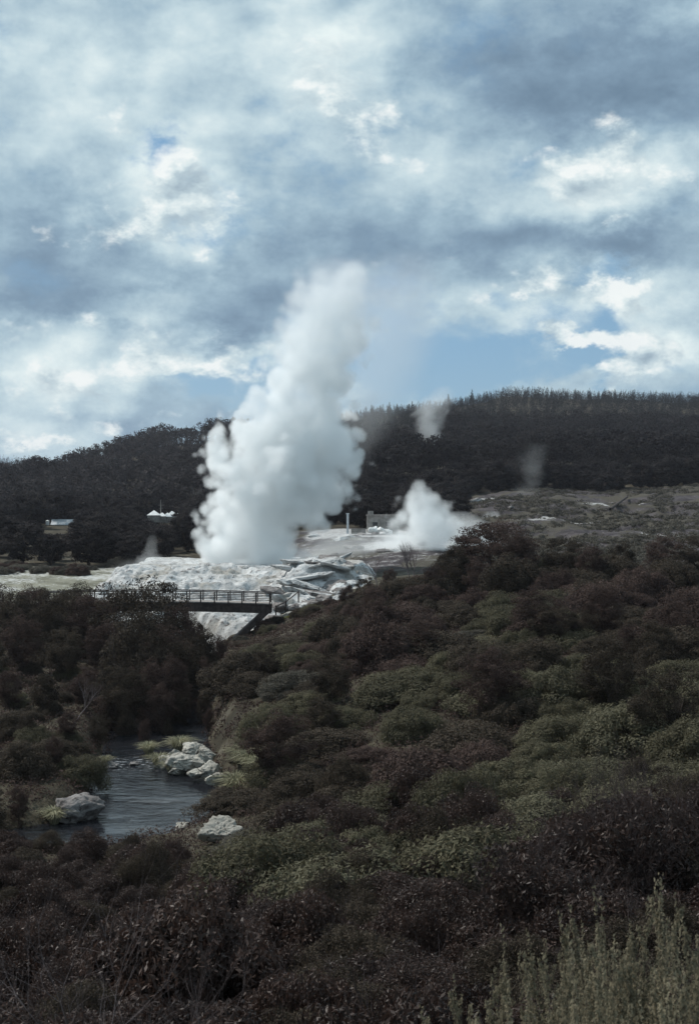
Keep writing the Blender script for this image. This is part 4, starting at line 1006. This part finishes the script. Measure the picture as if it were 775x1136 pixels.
# thin blue air
v, f = box((0, 800, 150), (2700, 2000, 420))
m, g, out = newmat('haze_air'); pv = g.n('ShaderNodeVolumePrincipled'); pv.inputs['Color'].default_value = (.86, .88, 1.0, 1); pv.inputs['Density'].default_value = .00008; pv.inputs['Anisotropy'].default_value = .2
g.nt.links.new(pv.outputs[0], out.inputs['Volume']); M['haze'] = m
HAZE = True
if HAZE:
    zlo = float(GZ.min()) - 1.0; zhi = 140.0
    v, f = box((0, 1490, (zlo + zhi) / 2), (4600, 3040, zhi - zlo))
    tag(link('haze', mesh_np('haze', v, f, m)), 'thin bluish air over the valley', kind='stuff')

# ------------------------------------------------------------------ sky, sun
SUN_AZ = math.radians(-62); SUN_EL = math.radians(50)        # azimuth from +Y towards +X
sd = Vector((math.sin(SUN_AZ) * math.cos(SUN_EL), math.cos(SUN_AZ) * math.cos(SUN_EL), math.sin(SUN_EL)))
li = bpy.data.lights.new('sun', 'SUN'); li.energy = 4.0; li.angle = math.radians(.5); li.color = (1, .96, .90)
so = bpy.data.objects.new('sun', li); COL.objects.link(so); so.rotation_euler = sd.to_track_quat('Z', 'Y').to_euler(); so.location = (-60, 40, 120)

w = bpy.data.worlds.new('World'); SC.world = w; w.use_nodes = True; w.node_tree.nodes.clear(); g = G(w.node_tree)
SKY = .1
sky = g.n('ShaderNodeTexSky', sky_type='NISHITA', sun_disc=False); sky.sun_elevation = SUN_EL; sky.sun_rotation = SUN_AZ
sky.air_density = 1.0; sky.dust_density = .6; sky.ozone_density = 2.0
tc = g.n('ShaderNodeTexCoord'); D = g.vm('NORMALIZE', tc.outputs['Generated']); sx = g.n('ShaderNodeSeparateXYZ'); g.put(sx.inputs[0], D)
az = g.m('ARCTAN2', sx.outputs[0], sx.outputs[1]); el = g.m('ARCSINE', sx.outputs[2])
p3 = g.vm('MULTIPLY', D, (1.0, 1.0, 1.55))
wv = g.noise(p3, 13, 6, .6, out='Color'); wv = g.vm('SUBTRACT', wv, (.5, .5, .5))
uv = g.n('ShaderNodeCombineXYZ'); g.put(uv.inputs[0], az); g.put(uv.inputs[1], el)
wsp = g.vm('ADD', uv.outputs[0], g.vm('MULTIPLY', wv, (.13, .09, 0)))
def blobs(lst):
    tot = None
    for px, py, sxx, syy, a in lst:
        u = math.atan((px - CX) / F); vv = math.atan((HY - py) / F * math.cos(u))
        q = g.vm('MULTIPLY', g.vm('SUBTRACT', wsp, (u, vv, 0)), (F / sxx, F / syy, 0))
        e = g.m('MULTIPLY', g.m('POWER', 2.71828, g.m('MULTIPLY', g.vm('DOT_PRODUCT', q, q), -.5)), a)
        tot = e if tot is None else g.m('ADD', tot, e)
    return tot
bright = blobs([(90, 110, 90, 60, .22), (215, 235, 45, 50, .50), (370, 80, 70, 35, .32), (440, 140, 55, 45, .12), (690, 190, 70, 45, .38), (205, 392, 65, 18, .42), (45, 430, 35, 30, .42), (700, 322, 50, 20, .40), (636, 371, 34, 11, .55), (725, 388, 24, 28, .55),
                (640, 95, 140, 44, -.58), (560, 275, 140, 30, -.36), (690, 262, 60, 22, -.25), (75, 258, 70, 26, -.30), (90, 322, 95, 16, -.38), (280, 300, 50, 22, -.18), (300, 340, 60, 40, -.10), (120, 455, 110, 22, -.22), (60, 490, 50, 14, .22), (270, 360, 40, 20, -.22),
                (540, 210, 120, 26, .08), (520, 340, 80, 26, .10), (390, 230, 50, 60, -.06)])
cover = blobs([(192, 172, 22, 18, -.62), (585, 398, 130, 28, -.58), (480, 408, 70, 30, -.45), (690, 375, 22, 34, -.4), (700, 412, 60, 16, -.4), (600, 348, 70, 12, -.25), (270, 425, 42, 22, -.55), (728, 392, 22, 30, .3), (150, 420, 60, 14, -.25), (660, 300, 60, 9, -.3), (230, 440, 30, 20, -.3)])
off = (-.012, .004, .020); p3b = g.vm('ADD', p3, off)
n1 = g.noise(p3, 8.5, 9, .60); n2 = g.noise(p3b, 8.5, 9, .60)
b1 = g.vor(g.vm('ADD', p3, g.vm('SCALE', wv, scale=.10)), 20, .6, 'SMOOTH_F1'); b2_ = g.vor(g.vm('ADD', p3b, g.vm('SCALE', wv, scale=.10)), 20, .6, 'SMOOTH_F1')
rel = g.m('ADD', g.m('SUBTRACT', n1, n2), g.m('MULTIPLY', g.m('SUBTRACT', b2_, b1), .22))
n3 = g.noise(p3, 3.4, 5, .55)
B = g.m('ADD', .55, g.m('ADD', g.m('MULTIPLY', bright, .95), g.m('ADD', g.m('MULTIPLY', rel, .85), g.m('ADD', g.m('MULTIPLY', g.m('SUBTRACT', n1, .5), .50), g.m('MULTIPLY', g.m('SUBTRACT', n3, .5), .35)))))
cc_ = g.ramp(B, [(0.0, (.14, .22, .31)), (.28, (.225, .335, .445)), (.5, (.35, .49, .59)), (.72, (.55, .69, .75)), (1.0, (.82, .92, .92))])
A = g.mr(g.m('ADD', g.m('ADD', .62, cover), g.m('MULTIPLY', g.m('SUBTRACT', n1, .5), 1.9)), .02, .55)
blue = g.vm('SCALE', sky.outputs[0], scale=SKY)
blue = g.mix(.6, blue, (.17, .38, .60))
low = g.mr(el, -.02, .12, 0.0, 1.0)
fin = g.mix(A, blue, cc_)
q1 = g.noise(p3, 22, 9, .57); q2 = g.noise(g.vm('ADD', p3, (-.008, 0, .016)), 22, 9, .57); q3 = g.noise(p3, 70, 4, .6)
puffs = blobs([(218, 232, 40, 44, .85), (200, 250, 70, 30, .3), (210, 392, 62, 17, .85), (45, 428, 36, 26, .9), (636, 373, 34, 13, 1.25), (610, 347, 60, 9, -.35), (725, 394, 24, 30, 1.15), (685, 182, 55, 36, .72), (600, 205, 60, 24, .35), (700, 322, 44, 16, .85), (600, 325, 45, 13, .5), (372, 95, 60, 34, .7), (90, 250, 50, 20, .4), (70, 352, 60, 14, .55), (150, 470, 60, 9, .5), (120, 130, 70, 30, .5), (470, 300, 45, 14, .45), (430, 160, 50, 30, .45), (510, 345, 50, 12, .4), (60, 500, 60, 7, .6)])
cv = g.m('ADD', g.m('SUBTRACT', puffs, .50), g.m('ADD', g.m('MULTIPLY', g.m('SUBTRACT', q1, .5), 2.0), g.m('MULTIPLY', g.m('SUBTRACT', n1, .5), .8)))
ca = g.m('MULTIPLY', g.mr(cv, -.04, .40), .92)
cs_ = g.ramp(g.m('ADD', .52, g.m('ADD', g.m('MULTIPLY', g.m('SUBTRACT', q1, q2), 2.4), g.m('ADD', g.m('MULTIPLY', cv, .30), g.m('MULTIPLY', rel, .9)))), [(0.0, (.28, .38, .47)), (.4, (.50, .62, .68)), (.65, (.72, .82, .84)), (.9, (.92, .96, .95))])
fin = g.mix(ca, fin, cs_)
bg = g.n('ShaderNodeBackground'); g.put(bg.inputs[0], g.vm('SCALE', fin, scale=1 / SKY)); bg.inputs[1].default_value = SKY
ow = g.n('ShaderNodeOutputWorld'); g.nt.links.new(bg.outputs[0], ow.inputs[0])
w.cycles.sampling_method = 'MANUAL'; w.cycles.sample_map_resolution = 512

# ------------------------------------------------------------------ camera, render settings
cam = bpy.data.cameras.new('camera'); co = bpy.data.objects.new('camera', cam); COL.objects.link(co); SC.camera = co
co.location = (0, 0, CAMZ); co.rotation_euler = (math.pi / 2 - math.atan((568 - HY) / F), 0, 0)
cam.sensor_fit = 'VERTICAL'; cam.sensor_height = 38.95; cam.lens = 38.95 * F / 1136; cam.clip_start = .1; cam.clip_end = 6000
cam.dof.use_dof = True; cam.dof.focus_distance = 90; cam.dof.aperture_fstop = 9
vs = SC.view_settings; vs.view_transform = 'Standard'; vs.look = 'None'; vs.exposure = 0; vs.gamma = 1; vs.use_curve_mapping = False
SC.render.engine = 'CYCLES'
cy = SC.cycles
cy.max_bounces = 12; cy.diffuse_bounces = 3; cy.glossy_bounces = 3; cy.transmission_bounces = 4; cy.volume_bounces = 9; cy.transparent_max_bounces = 8
cy.volume_step_rate = 1.0; cy.volume_max_steps = 256; cy.sample_clamp_indirect = 8
cy.use_denoising = True
